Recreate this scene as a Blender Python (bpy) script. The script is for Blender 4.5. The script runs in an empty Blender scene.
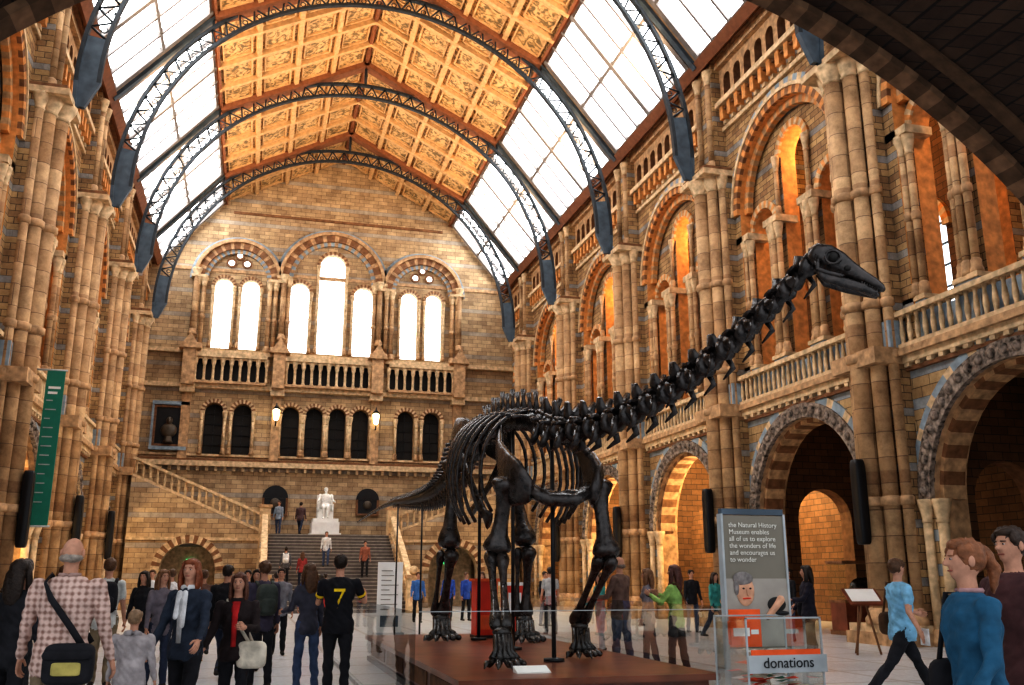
import bpy, math, random
from mathutils import Vector, Matrix, noise
from mathutils.bvhtree import BVHTree
random.seed(7)
V=Vector
SC=bpy.context.scene
COL=SC.collection
pi=math.pi

# ------------------------------------------------------------------ materials
def newmat(name):
    m=bpy.data.materials.new(name); m.use_nodes=True
    nt=m.node_tree; b=nt.nodes["Principled BSDF"]
    return m,nt,b
def L(nt,a,b): nt.links.new(a,b)
def rgba(c): return (c[0],c[1],c[2],1)
_mc={}
def pm(name,col,rough=.7,metal=0,var=.18,scale=5,bump=0,emis=0,spec=.4):
    if name in _mc: return _mc[name]
    m,nt,b=newmat(name)
    b.inputs['Roughness'].default_value=rough; b.inputs['Metallic'].default_value=metal
    b.inputs['Specular IOR Level'].default_value=spec
    g=nt.nodes.new('ShaderNodeNewGeometry')
    n=nt.nodes.new('ShaderNodeTexNoise'); n.inputs['Scale'].default_value=scale; n.inputs['Detail'].default_value=5
    L(nt,g.outputs['Position'],n.inputs['Vector'])
    r=nt.nodes.new('ShaderNodeValToRGB')
    r.color_ramp.elements[0].position=.3; r.color_ramp.elements[1].position=.7
    r.color_ramp.elements[0].color=rgba([max(0,c*(1-var)) for c in col]); r.color_ramp.elements[1].color=rgba([min(1,c*(1+var)) for c in col])
    L(nt,n.outputs['Fac'],r.inputs['Fac']); L(nt,r.outputs['Color'],b.inputs['Base Color'])
    if bump:
        bp=nt.nodes.new('ShaderNodeBump'); bp.inputs['Strength'].default_value=bump; bp.inputs['Distance'].default_value=.03
        L(nt,n.outputs['Fac'],bp.inputs['Height']); L(nt,bp.outputs['Normal'],b.inputs['Normal'])
    if emis:
        b.inputs['Emission Color'].default_value=rgba(col); b.inputs['Emission Strength'].default_value=emis
    _mc[name]=m; return m
def brick(name,c1,c2,mort,w=.55,h=.24,stripe=None,period=1.5,sw=.3,rough=.8,dirt=.35,msize=.012,smix=.8):
    m,nt,b=newmat(name); b.inputs['Roughness'].default_value=rough
    g=nt.nodes.new('ShaderNodeNewGeometry'); s=nt.nodes.new('ShaderNodeSeparateXYZ'); L(nt,g.outputs['Position'],s.inputs[0])
    ad=nt.nodes.new('ShaderNodeMath'); ad.operation='ADD'; L(nt,s.outputs['X'],ad.inputs[0]); L(nt,s.outputs['Y'],ad.inputs[1])
    c=nt.nodes.new('ShaderNodeCombineXYZ'); L(nt,ad.outputs[0],c.inputs['X']); L(nt,s.outputs['Z'],c.inputs['Y'])
    t=nt.nodes.new('ShaderNodeTexBrick'); L(nt,c.outputs[0],t.inputs['Vector'])
    t.inputs['Scale'].default_value=1; t.inputs['Brick Width'].default_value=w; t.inputs['Row Height'].default_value=h
    t.inputs['Mortar Size'].default_value=msize; t.inputs['Mortar Smooth'].default_value=.3
    t.inputs['Color1'].default_value=rgba(c1); t.inputs['Color2'].default_value=rgba(c2); t.inputs['Mortar'].default_value=rgba(mort)
    out=t.outputs['Color']
    if stripe:
        mo=nt.nodes.new('ShaderNodeMath'); mo.operation='MODULO'; mo.inputs[1].default_value=period; L(nt,s.outputs['Z'],mo.inputs[0])
        lt=nt.nodes.new('ShaderNodeMath'); lt.operation='LESS_THAN'; lt.inputs[1].default_value=sw; L(nt,mo.outputs[0],lt.inputs[0])
        ml=nt.nodes.new('ShaderNodeMath'); ml.operation='MULTIPLY'; ml.inputs[1].default_value=smix; L(nt,lt.outputs[0],ml.inputs[0])
        mx=nt.nodes.new('ShaderNodeMixRGB'); L(nt,ml.outputs[0],mx.inputs['Fac']); L(nt,out,mx.inputs['Color1']); mx.inputs['Color2'].default_value=rgba(stripe)
        out=mx.outputs['Color']
    n=nt.nodes.new('ShaderNodeTexNoise'); n.inputs['Scale'].default_value=1.3; n.inputs['Detail'].default_value=8; n.inputs['Roughness'].default_value=.75
    L(nt,g.outputs['Position'],n.inputs['Vector'])
    r=nt.nodes.new('ShaderNodeValToRGB'); r.color_ramp.elements[0].position=.36; r.color_ramp.elements[1].position=.6
    r.color_ramp.elements[0].color=(1-dirt,1-dirt*1.05,1-dirt*1.1,1); r.color_ramp.elements[1].color=(1,1,1,1)
    L(nt,n.outputs['Fac'],r.inputs['Fac'])
    m2=nt.nodes.new('ShaderNodeMixRGB'); m2.blend_type='MULTIPLY'; m2.inputs['Fac'].default_value=1
    L(nt,out,m2.inputs['Color1']); L(nt,r.outputs['Color'],m2.inputs['Color2']); L(nt,m2.outputs['Color'],b.inputs['Base Color'])
    bp=nt.nodes.new('ShaderNodeBump'); bp.inputs['Strength'].default_value=.5; bp.inputs['Distance'].default_value=.03; bp.invert=True
    L(nt,t.outputs['Fac'],bp.inputs['Height']); L(nt,bp.outputs['Normal'],b.inputs['Normal'])
    return m
def emit(name,col,st):
    m=bpy.data.materials.new(name); m.use_nodes=True; nt=m.node_tree; nt.nodes.clear()
    e=nt.nodes.new('ShaderNodeEmission'); o=nt.nodes.new('ShaderNodeOutputMaterial')
    e.inputs['Color'].default_value=rgba(col); e.inputs['Strength'].default_value=st; L(nt,e.outputs[0],o.inputs[0]); return m

M_wall=brick('terracotta_wall',(.60,.43,.23),(.46,.30,.15),(.13,.09,.05),.6,.26,(.29,.36,.42),.78,.26,dirt=.45,smix=.85)
M_wall2=brick('terracotta_upper',(.58,.39,.19),(.34,.20,.10),(.09,.06,.04),.42,.19,(.33,.35,.36),1.33,.19,dirt=.5)
M_back=brick('terracotta_back',(.64,.47,.28),(.42,.29,.17),(.18,.12,.08),.6,.25,(.40,.40,.38),1.5,.25,dirt=.4,smix=.55)
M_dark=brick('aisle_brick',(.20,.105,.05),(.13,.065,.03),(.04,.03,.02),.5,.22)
M_shaft=brick('shaft_terracotta',(.68,.47,.27),(.44,.27,.14),(.24,.15,.09),3.1,.62,(.34,.19,.10),3.72,.3,dirt=.5,smix=.6)
M_cream=pm('cream_terracotta',(.60,.45,.28),.75,var=.35,bump=.3)
M_tan=pm('tan_stone',(.46,.30,.17),.75,var=.4,bump=.3)
M_orange=pm('orange_terracotta',(.62,.29,.10),.7,var=.3)
M_brown=pm('brown_terracotta',(.22,.11,.055),.75,var=.35)
M_blue=pm('blue_grey_terracotta',(.27,.34,.40),.7,var=.25)
M_carved=pm('carved_stone',(.22,.18,.15),.8,var=.9,scale=8,bump=1.0)
M_iron=pm('dark_painted_iron',(.028,.036,.045),.5,var=.25)
M_iron2=pm('pale_painted_iron',(.40,.43,.44),.5,var=.2)
M_bracket=pm('bracket_iron',(.075,.105,.135),.5,var=.3,scale=3)
M_black=pm('black_plastic',(.012,.012,.014),.4)
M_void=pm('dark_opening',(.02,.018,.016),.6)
M_sky=emit('skylight_glass',(.96,.98,1),7.0)
M_win=emit('window_glass',(.95,.98,1),3.0)
M_gwin=emit('gallery_glass',(.8,.92,1),2.2)
M_lamp=emit('lamp_glow',(1,.8,.45),6)
M_beam=pm('gilded_beam',(.60,.39,.20),.55,var=.2)
M_beamr=pm('red_brown_beam',(.24,.10,.05),.6,var=.2)
M_bar=pm('glazing_bar',(.22,.20,.19),.6)
M_marble=pm('white_marble',(.85,.84,.80),.5,var=.06)
M_bone=pm('fossil_bone',(.036,.029,.026),.27,var=.75,scale=11,bump=.5,spec=.7)
M_wood=pm('polished_mahogany',(.20,.065,.035),.28,var=.35,scale=3)
M_white=pm('white_board',(.8,.8,.78),.5,var=.03)
M_grey=pm('grey_sign',(.22,.20,.16),.5,var=.05)
M_red=pm('red_panel',(.70,.05,.02),.4,var=.1)
M_orp=pm('orange_panel',(.80,.13,.03),.4,var=.15,scale=8)
M_green=pm('green_banner',(.02,.20,.14),.6,var=.08)
M_step=pm('stair_stone',(.14,.12,.11),.6,var=.2)
M_stepn=pm('stair_nosing',(.42,.38,.33),.6,var=.2)
def painted():
    m,nt,b=newmat('painted_ceiling_panel'); b.inputs['Roughness'].default_value=.6
    g=nt.nodes.new('ShaderNodeNewGeometry')
    n=nt.nodes.new('ShaderNodeTexNoise'); n.inputs['Scale'].default_value=2.8; n.inputs['Detail'].default_value=5; n.inputs['Distortion'].default_value=1.8
    L(nt,g.outputs['Position'],n.inputs['Vector'])
    r=nt.nodes.new('ShaderNodeValToRGB'); e=r.color_ramp.elements
    e[0].position=.40; e[0].color=(.17,.12,.06,1); e[1].position=.56; e[1].color=(.66,.44,.22,1)
    x=e.new(.48); x.color=(.42,.26,.11,1)
    L(nt,n.outputs['Fac'],r.inputs['Fac']); L(nt,r.outputs['Color'],b.inputs['Base Color']); return m
M_paint=painted()
def floor_mat():
    m,nt,b=newmat('mosaic_floor'); b.inputs['Roughness'].default_value=.28
    g=nt.nodes.new('ShaderNodeNewGeometry')
    t=nt.nodes.new('ShaderNodeTexBrick'); t.offset=0; t.inputs['Scale'].default_value=1; t.inputs['Brick Width'].default_value=1.6; t.inputs['Row Height'].default_value=1.6
    t.inputs['Mortar Size'].default_value=.05; t.inputs['Color1'].default_value=(.56,.58,.60,1); t.inputs['Color2'].default_value=(.50,.53,.57,1); t.inputs['Mortar'].default_value=(.36,.34,.32,1)
    L(nt,g.outputs['Position'],t.inputs['Vector'])
    v=nt.nodes.new('ShaderNodeTexVoronoi'); v.inputs['Scale'].default_value=22; L(nt,g.outputs['Position'],v.inputs['Vector'])
    r=nt.nodes.new('ShaderNodeValToRGB'); r.color_ramp.elements[0].color=(.75,.75,.75,1); r.color_ramp.elements[1].color=(1.1,1.1,1.1,1); L(nt,v.outputs['Color'],r.inputs['Fac'])
    mx=nt.nodes.new('ShaderNodeMixRGB'); mx.blend_type='MULTIPLY'; mx.inputs['Fac'].default_value=1
    L(nt,t.outputs['Color'],mx.inputs['Color1']); L(nt,r.outputs['Color'],mx.inputs['Color2']); L(nt,mx.outputs['Color'],b.inputs['Base Color']); return m
M_floor=floor_mat()
def glass_mat():
    m=bpy.data.materials.new('clear_glass'); m.use_nodes=True; nt=m.node_tree; nt.nodes.clear()
    o=nt.nodes.new('ShaderNodeOutputMaterial'); t=nt.nodes.new('ShaderNodeBsdfTransparent'); t.inputs[0].default_value=(.95,.98,.97,1)
    gl=nt.nodes.new('ShaderNodeBsdfGlossy'); gl.inputs['Roughness'].default_value=.03
    f=nt.nodes.new('ShaderNodeLayerWeight'); f.inputs[0].default_value=.25
    mu=nt.nodes.new('ShaderNodeMath'); mu.operation='MULTIPLY'; mu.inputs[1].default_value=.45; L(nt,f.outputs['Fresnel'],mu.inputs[0])
    mx=nt.nodes.new('ShaderNodeMixShader'); L(nt,mu.outputs[0],mx.inputs[0]); L(nt,t.outputs[0],mx.inputs[1]); L(nt,gl.outputs[0],mx.inputs[2]); L(nt,mx.outputs[0],o.inputs[0]); return m
M_glass=glass_mat()

# ------------------------------------------------------------------ mesh builder
class MB:
    def __init__(s): s.v=[]; s.f=[]; s.m=[]; s.s=[]; s.mats=[]
    def mi(s,mat):
        if mat not in s.mats: s.mats.append(mat)
        return s.mats.index(mat)
    def add(s,vs,fs,mat,sm=False):
        o=len(s.v); i=s.mi(mat); s.v+= [tuple(x) for x in vs]
        for f in fs: s.f.append([o+k for k in f]); s.m.append(i); s.s.append(sm)
    def bx(s,P,a0,a1,b0,b1,c0,c1,mat):
        vs=[P(a,b,c) for a in(a0,a1) for b in(b0,b1) for c in(c0,c1)]
        s.add(vs,[(0,1,3,2),(4,6,7,5),(0,4,5,1),(2,3,7,6),(0,2,6,4),(1,5,7,3)],mat)
    def box(s,x0,x1,y0,y1,z0,z1,mat): s.bx(lambda a,b,c:(a,b,c),x0,x1,y0,y1,z0,z1,mat)
    def quad(s,a,b,c,d,mat): s.add([a,b,c,d],[(0,1,2,3)],mat)
    def tube(s,pts,rads,mat,n=8,ref=None,caps=True,closed=False,sm=True):
        pts=[V(p) for p in pts]; k=len(pts); vs=[]
        for i in range(k):
            if closed: t=pts[(i+1)%k]-pts[i-1]
            else: t=pts[min(i+1,k-1)]-pts[max(i-1,0)]
            if t.length<1e-9: t=V((0,0,1))
            t.normalize()
            rf=V(ref) if ref is not None else V((1,0,0))
            if abs(t.dot(rf.normalized()))>.97: rf=V((0,1,0)) if abs(t.y)<.9 else V((0,0,1))
            u=(rf-t*rf.dot(t)).normalized(); w=t.cross(u)
            r=rads[i] if isinstance(rads,(list,tuple)) else rads
            ra,rb=(r if isinstance(r,(tuple,list)) else (r,r))
            for j in range(n):
                a=2*pi*j/n; vs.append(pts[i]+u*(ra*math.cos(a))+w*(rb*math.sin(a)))
        fs=[]
        for i in range(k if closed else k-1):
            i2=(i+1)%k
            for j in range(n): fs.append((i*n+j,i*n+(j+1)%n,i2*n+(j+1)%n,i2*n+j))
        if caps and not closed: fs.append(tuple(range(n))[::-1]); fs.append(tuple(range((k-1)*n,k*n)))
        s.add(vs,fs,mat,sm)
    def cap(s,p0,p1,r0,r1,mat,n=10,ref=None,bulge=0):
        p0=V(p0);p1=V(p1);d=(p1-p0); l=d.length; d=d/ l if l else V((0,0,1))
        def sc(r,k): return (r[0]*k,r[1]*k) if isinstance(r,tuple) else r*k
        a0=r0[0] if isinstance(r0,tuple) else r0; a1=r1[0] if isinstance(r1,tuple) else r1
        def mixr(t):
            if isinstance(r0,tuple): return tuple((r0[i]*(1-t)+r1[i]*t)*(1+bulge*math.sin(pi*t)) for i in (0,1))
            return (r0*(1-t)+r1*t)*(1+bulge*math.sin(pi*t))
        pts=[p0-d*a0*.95,p0-d*a0*.6]; rr=[sc(r0,.25),sc(r0,.8)]
        for t in (0,.33,.66,1): pts.append(p0+d*l*t); rr.append(mixr(t))
        pts+=[p1+d*a1*.6,p1+d*a1*.95]; rr+=[sc(r1,.8),sc(r1,.25)]
        s.tube(pts,rr,mat,n,ref)
    def ell(s,c,r,mat,n=12,m=8,rot=None,pw=1.0):
        vs=[];c=V(c)
        def sp(x): return math.copysign(abs(x)**pw,x)
        for i in range(m+1):
            ph=-pi/2+pi*i/m
            for j in range(n):
                th=2*pi*j/n
                p=V((r[0]*sp(math.cos(ph))*sp(math.cos(th)),r[1]*sp(math.cos(ph))*sp(math.sin(th)),r[2]*sp(math.sin(ph))))
                if rot is not None: p=rot@p
                vs.append(c+p)
        fs=[]
        for i in range(m):
            for j in range(n): fs.append((i*n+j,i*n+(j+1)%n,(i+1)*n+(j+1)%n,(i+1)*n+j))
        s.add(vs,fs,mat,True)
    def lathe(s,x,y,prof,mat,n=10): s.tube([(x,y,z) for z,r in prof],[r for z,r in prof],mat,n)
    def wall(s,P,s0,s1,z0,z1,ops,d0,d1,mat,n=14,reveal=None):
        reveal=reveal or mat
        cur=s0
        def rect(a,b,c,d):
            if b-a>1e-4 and d-c>1e-4:
                for dd in (d0,d1): s.quad(P(a,c,dd),P(b,c,dd),P(b,d,dd),P(a,d,dd),mat)
        for (sc,hw,zb,zs) in sorted(ops):
            rect(cur,sc-hw,z0,z1); cur=sc+hw
            rect(sc-hw,sc+hw,z0,zb)
            arc=[(sc-hw*math.cos(pi*i/n),zs+hw*math.sin(pi*i/n)) for i in range(n+1)]
            for i in range(n):
                (a,za),(b,zb2)=arc[i],arc[i+1]
                for dd in (d0,d1): s.quad(P(a,za,dd),P(b,zb2,dd),P(b,z1,dd),P(a,z1,dd),mat)
                s.quad(P(a,za,d0),P(b,zb2,d0),P(b,zb2,d1),P(a,za,d1),reveal)
            for e in (-hw,hw): s.quad(P(sc+e,zb,d0),P(sc+e,zs,d0),P(sc+e,zs,d1),P(sc+e,zb,d1),reveal)
            if zb>z0: s.quad(P(sc-hw,zb,d0),P(sc+hw,zb,d0),P(sc+hw,zb,d1),P(sc-hw,zb,d1),reveal)
        rect(cur,s1,z0,z1)
        s.quad(P(s0,z1,d0),P(s1,z1,d0),P(s1,z1,d1),P(s0,z1,d1),mat)
    def ring(s,P,sc,zc,r0,r1,d0,d1,mats,n=24,a0=0,a1=pi):
        for i in range(n):
            t0=a0+(a1-a0)*i/n; t1=a0+(a1-a0)*(i+1)/n
            vs=[P(sc+r*math.cos(t),zc+r*math.sin(t),d) for t in(t0,t1) for r in(r0,r1) for d in(d0,d1)]
            s.add(vs,[(0,1,3,2),(4,6,7,5),(0,4,5,1),(2,3,7,6),(0,2,6,4),(1,5,7,3)],mats[i%len(mats)])
    def obj(s,name,parent=None):
        me=bpy.data.meshes.new(name); me.from_pydata(s.v,[],s.f)
        for m in s.mats: me.materials.append(m)
        me.polygons.foreach_set('material_index',s.m); me.polygons.foreach_set('use_smooth',s.s); me.update()
        o=bpy.data.objects.new(name,me); COL.objects.link(o)
        if parent: o.parent=parent
        return o
def empty(name):
    e=bpy.data.objects.new(name,None); COL.objects.link(e); return e

XC=4.1; WR=15.3; WL=-7.1; YB=56.0
PR=lambda s,z,d:(WR-d,s,z)
PL=lambda s,z,d:(WL+d,s,z)
PB=lambda s,z,d:(s,YB-d,z)
PY=[11.8,19.8,27.75,35.7,43.7,51.7]

# ------------------------------------------------------------------ side walls
def shaft(mb,x,y,r,z0,z1,mat,n=12,bands=()):
    mb.lathe(x,y,[(z0,r*1.6),(z0+.12,r*1.6),(z0+.2,r*1.3),(z0+.32,r*1.35),(z0+.38,r)],M_tan,n)
    mb.lathe(x,y,[(z0+.3,r),(z1-.5,r)],mat,n)
    mb.lathe(x,y,[(z1-.55,r),(z1-.5,r*1.25),(z1-.45,r*1.05),(z1-.1,r*1.75),(z1,r*1.8)],M_cream,n)
    for b in bands: mb.lathe(x,y,[(b-.12,r*1.02),(b-.08,r*1.35),(b+.08,r*1.35),(b+.12,r*1.02)],M_tan,n)
def balustrade(mb,P,s0,s1,z,d0=.05,d1=.28,h=.95,sp=.27):
    mb.bx(P,s0,s1,z,z+.12,d0,d1,M_cream); mb.bx(P,s0,s1,z+h-.13,z+h,d0-.03,d1+.03,M_cream)
    n=max(1,int((s1-s0)/sp)); dm=(d0+d1)/2
    for i in range(n):
        s=s0+(s1-s0)*(i+.5)/n; x,y,_=P(s,0,dm); a=z+.1; b=z+h-.12; r=.065
        mb.lathe(x,y,[(a,r*1.1),(a+.08,r*.8),(a+(b-a)*.4,r*1.15),(b-.12,r*.65),(b,r*1.2)],M_cream,6)
def side(P,name,sgn):
    mb=MB()
    bays=[(PY[i],PY[i+1]) for i in range(5)]
    for (s0,s1) in bays+[(PY[5],YB)]:
        sc=(s0+s1)/2; full=(s1-s0)>6
        hw=2.75 if full else 1.3
        zs=3.3 if full else 3.6
        mb.wall(P,s0,s1,0,6.6,[(sc,hw,0,zs)],0,-.9,M_wall,20,M_tan)
        mb.ring(P,sc,zs,hw,hw+.42,-.02,.13,[M_carved],28)
        for i in range(25):
            a=pi*(i+.5)/25; q=P(sc+(hw+.21)*math.cos(a),zs+(hw+.21)*math.sin(a),.13); mb.ell(q,(.09,.13,.13),M_carved,6,4)
        mb.ring(P,sc,zs,hw+.42,hw+.66,-.02,.07,[M_blue,M_blue,M_cream],36)
        mb.ring(P,sc,zs,hw-.13,hw,-.75,-.15,[M_tan,M_brown],26)
        for e in(-1,1):
            x,y,_=P(sc+e*(hw-.06),0,-.1); shaft(mb,x,y,.13,0,zs,M_cream,8)
            x,y,_=P(sc+e*(hw+.22),0,.1); shaft(mb,x,y,.11,0,zs,M_cream,8)
        mb.bx(P,s0,s1,6.42,6.52,0,.12,M_brown)
        mb.bx(P,s0,s1,6.6,6.78,-.9,.22,M_cream); mb.bx(P,s0,s1,6.78,6.95,-.9,.34,M_tan)
        nb=int((s1-s0)/.4)
        for i in range(nb):
            s=s0+(i+.5)*(s1-s0)/nb; mb.bx(P,s-.08,s+.08,6.5,6.62,0,.2,M_cream)
        balustrade(mb,P,s0+.8,s1-.8,6.95)
        if full:
            mb.wall(P,s0,s1,7,17,[(sc,2.75,7,13.5)],0,-.4,M_wall2,22,M_orange)
            mb.ring(P,sc,13.5,2.75,3.0,-.02,.12,[M_orange,M_brown],44)
            mb.ring(P,sc,13.5,3.0,3.12,-.02,.16,[M_cream],30)
            mb.ring(P,sc,13.5,3.12,3.36,-.02,.06,[M_blue,M_cream],40)
            mb.ring(P,sc,13.5,2.5,2.75,-.36,-.16,[M_orange,M_tan],44)
            ops=[(sc-1.95,.68,7,12.75),(sc,.72,7,14.75),(sc+1.95,.68,7,12.75)]
            mb.wall(P,sc-2.75,sc+2.75,7,16.3,ops,-.42,-.95,M_wall2,12,M_orange)
            for (q,h,_,z) in ops:
                mb.ring(P,q,z,h,h+.24,-.44,-.34,[M_orange,M_cream],18)
            mb.bx(P,sc-2.6,sc-1.2,7,7.95,-.9,-.5,M_blue); mb.bx(P,sc-.7,sc+.7,7,7.95,-.9,-.5,M_blue); mb.bx(P,sc+1.2,sc+2.6,7,7.95,-.9,-.5,M_blue)
            for q in (-2.75,-1.0,1.0,2.75):
                mb.bx(P,sc+q-.36,sc+q+.36,7,8.1,-.8,-.05,M_blue); mb.bx(P,sc+q-.4,sc+q+.4,8.1,8.22,-.8,0,M_cream)
                for dq,dd in((-.22,-.18),(0,-.12),(.22,-.18)):
                    x,y,_=P(sc+q+dq,0,dd); shaft(mb,x,y,.095,8.2,12.5,M_shaft,8,(10.3,))
                mb.bx(P,sc+q-.4,sc+q+.4,12.5,12.72,-.8,0,M_cream)
            for e in(-1,1):
                x,y,_=P(sc+e*.86,0,-.3); shaft(mb,x,y,.08,12.7,14.8,M_shaft,8)
        else:
            mb.wall(P,s0,s1,7,17,[(sc,1.2,7,13.5)],0,-.6,M_wall2,14,M_orange)
            mb.ring(P,sc,13.5,1.2,1.6,-.02,.12,[M_orange,M_cream],24)
        mb.bx(P,s0,s1,16.9,17.05,-.1,.12,M_cream)
        nb=int((s1-s0)/.5)
        for i in range(nb):
            s=s0+(i+.5)*(s1-s0)/nb
            mb.bx(P,s-.11,s+.11,17.25,17.75,0,.26,M_orange); mb.bx(P,s-.09,s+.09,17.1,17.3,0,.14,M_cream)
            mb.bx(P,s-.25,s+.25,17.6,17.66,0,.2,M_brown)
        mb.bx(P,s0,s1,17.05,17.8,-.5,0,M_wall2)
        mb.bx(P,s0,s1,17.75,17.95,-.5,.36,M_cream)
        nb=int((s1-s0)/.72); w=(s1-s0)/nb
        mb.wall(P,s0,s1,17.95,19.3,[(s0+(i+.5)*w,w*.32,18.05,18.75) for i in range(nb)],.12,-.25,M_tan,8,M_brown)
        mb.bx(P,s0,s1,19.3,19.55,-.5,.3,M_tan); mb.bx(P,s0,s1,19.55,19.75,-.5,.45,M_brown)
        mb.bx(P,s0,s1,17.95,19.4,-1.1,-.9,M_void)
    for y0 in PY:
        mb.bx(P,y0-.85,y0+.85,0,15.3,-.02,.34,M_wall2)
        for ds,dd,r in((0,.78,.25),(-.44,.58,.2),(.44,.58,.2),(-.76,.38,.13),(.76,.38,.13)):
            x,y,_=P(y0+ds,0,dd); shaft(mb,x,y,r,.45,15.1,M_shaft,12,(3.3,6.85,8.2,11.2))
        mb.bx(P,y0-1.0,y0+1.0,0,.28,-.1,1.15,M_tan); mb.bx(P,y0-.95,y0+.95,.28,.46,-.1,1.08,M_cream)
        mb.bx(P,y0-.9,y0+.9,6.6,7.0,0,1.0,M_tan); mb.bx(P,y0-.88,y0+.88,7.0,7.7,0,.5,M_blue)
        mb.bx(P,y0-.95,y0+.95,15.05,15.25,-.02,1.15,M_cream); mb.bx(P,y0-.85,y0+.85,15.25,15.4,-.02,1.05,M_brown)
        mb.bx(P,y0-.55,y0+.55,15.4,19.6,-.02,.45,M_wall2)
        for e in(-1,1):
            x,y,_=P(y0+e*.38,0,.5); shaft(mb,x,y,.12,15.4,19.3,M_shaft,8)
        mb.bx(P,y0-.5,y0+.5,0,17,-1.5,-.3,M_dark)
        PX=lambda s,z,d,y0=y0:(P(y0+d,z,-s))
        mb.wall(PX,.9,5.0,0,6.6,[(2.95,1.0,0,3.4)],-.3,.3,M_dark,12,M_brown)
        mb.wall(PX,.9,5.0,6.95,17,[(2.95,1.3,6.95,13.0)],-.3,.3,M_wall2,12,M_orange)
    mb.bx(P,PY[0],YB,6.6,6.95,-5.2,-.85,M_tan)
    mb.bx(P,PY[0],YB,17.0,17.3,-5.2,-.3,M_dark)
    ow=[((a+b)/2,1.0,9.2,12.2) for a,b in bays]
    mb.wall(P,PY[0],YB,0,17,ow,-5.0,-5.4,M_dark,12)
    for q in ow:
        sc=q[0]
        mb.ring(P,sc,12.2,1.0,1.3,-5.0,-4.85,[M_orange,M_cream],20)
        for k in range(-1,2): mb.bx(P,sc+k*.5-.03,sc+k*.5+.03,9.2,13.1,-5.15,-5.05,M_void)
        for k in range(5): mb.bx(P,sc-1,sc+1,9.6+k*.7,9.64+k*.7,-5.15,-5.05,M_void)
    mb.obj(name)
    w=MB()
    for q in ow: w.bx(P,q[0]-1,q[0]+1,9.2,13.25,-5.3,-5.2,M_gwin)
    w.obj('window_'+('1' if sgn>0 else '2'))
side(PR,'wall_right',1); side(PL,'wall_left',-1)

# ------------------------------------------------------------------ floor
mb=MB(); mb.box(WL-5.4,WR+5.4,-4,YB+.4,-.2,0,M_floor); mb.obj('floor')

# ------------------------------------------------------------------ back wall
BC=3.75
mb=MB()
GL=BC-5.6; GR=BC+5.6
lo=[(GL-.8,.52,8.4,10.9),(GL+.8,.52,8.4,10.9),(GR-.8,.52,8.4,10.9),(GR+.8,.52,8.4,10.9)]+[(BC-2.05+i*1.37,.5,8.4,10.9) for i in range(4)]
mb.wall(PB,WL,WR,0,12.2,lo,0,-.8,M_back,10,M_tan)
hi=[(GL-.78,.52,14.7,18.5),(GL+.78,.52,14.7,18.5),(GR-.78,.52,14.7,18.5),(GR+.78,.52,14.7,18.5),(BC,.78,14.7,20.3),(BC-1.95,.6,14.7,18.5),(BC+1.95,.6,14.7,18.5)]
mb.wall(PB,WL,WR,12.2,23,hi,0,-.8,M_back,12,M_cream)
mb.add([PB(WL,23,0),PB(WR,23,0),PB(XC+7.2,24,0),PB(XC,27.6,0),PB(XC-7.2,24,0)],[(0,1,2,3,4)],M_back)
mb.bx(PB,XC-6.5,XC+6.5,23.2,23.35,0,.1,M_brown)
for c,r,zc in((GL,2.35,18.9),(GR,2.35,18.9),(BC,3.05,19.2)):
    mb.ring(PB,c,zc,r-.4,r,0,.35,[M_brown,M_brown,M_tan],36); mb.ring(PB,c,zc,r,r+.2,0,.5,[M_tan],30); mb.ring(PB,c,zc,r-.65,r-.4,0,.2,[M_blue,M_tan],36)
    mb.ring(PB,c,zc,r+.2,r+.42,0,.1,[M_blue],36)
    for e in(-1,1):
        for k in(0,.35):
            x,y,_=PB(c+e*(r-.1-k),0,.3); shaft(mb,x,y,.13,14.5,zc,M_shaft,8,(16.5,))
    mb.bx(PB,c-r-.3,c-r+.6,zc-.05,zc+.12,0,.55,M_cream); mb.bx(PB,c+r-.6,c+r+.3,zc-.05,zc+.12,0,.55,M_cream)
for (c,h,zb,zs) in hi:
    mb.ring(PB,c,zs,h,h+.2,0,.14,[M_tan,M_brown],20)
    for e in(-1,1):
        x,y,_=PB(c+e*(h+.1),0,.1); shaft(mb,x,y,.08,14.7,zs,M_cream,8)
for c in(GL,GR):
    for dx,z,r in((-.45,20.0,.18),(.45,20.0,.18),(0,20.5,.16)): mb.ring(PB,c+dx,z,0.0,r,0,.04,[M_win],14,0,2*pi); mb.ring(PB,c+dx,z,r,r+.12,0,.12,[M_brown],14,0,2*pi)
mb.bx(PB,WL,WR,14.25,14.5,0,.4,M_cream); mb.bx(PB,WL,WR,12.2,12.45,0,.45,M_cream); mb.bx(PB,WL,WR,19.4,19.6,-.1,.06,M_tan)
mb.bx(PB,WL,WR,7.7,8.0,0,.4,M_cream); mb.bx(PB,WL,WR,8.0,8.15,0,.25,M_brown); mb.bx(PB,WL,WR,8.3,8.42,0,.12,M_cream)
for c,h in((GL,2.0),(GR,2.0),(BC,2.95)):
    mb.bx(PB,c-h,c+h,12.45,12.6,0,.7,M_tan); mb.bx(PB,c-h,c+h,14.0,14.25,.2,.7,M_cream); mb.bx(PB,c-h,c+h,12.6,14.1,.0,.1,M_void)
    n=int(2*h/.46)
    for i in range(n+1):
        s=c-h+i*2*h/n; x,y,_=PB(s,0,.5); mb.lathe(x,y,[(12.6,.14),(12.75,.08),(13.5,.08),(13.65,.13),(14.0,.15)],M_cream,8)
    for i in range(n):
        s=c-h+(i+.5)*2*h/n; mb.ring(PB,s,13.72,h/n-.06,h/n+.02,.42,.58,[M_cream],8)
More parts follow.
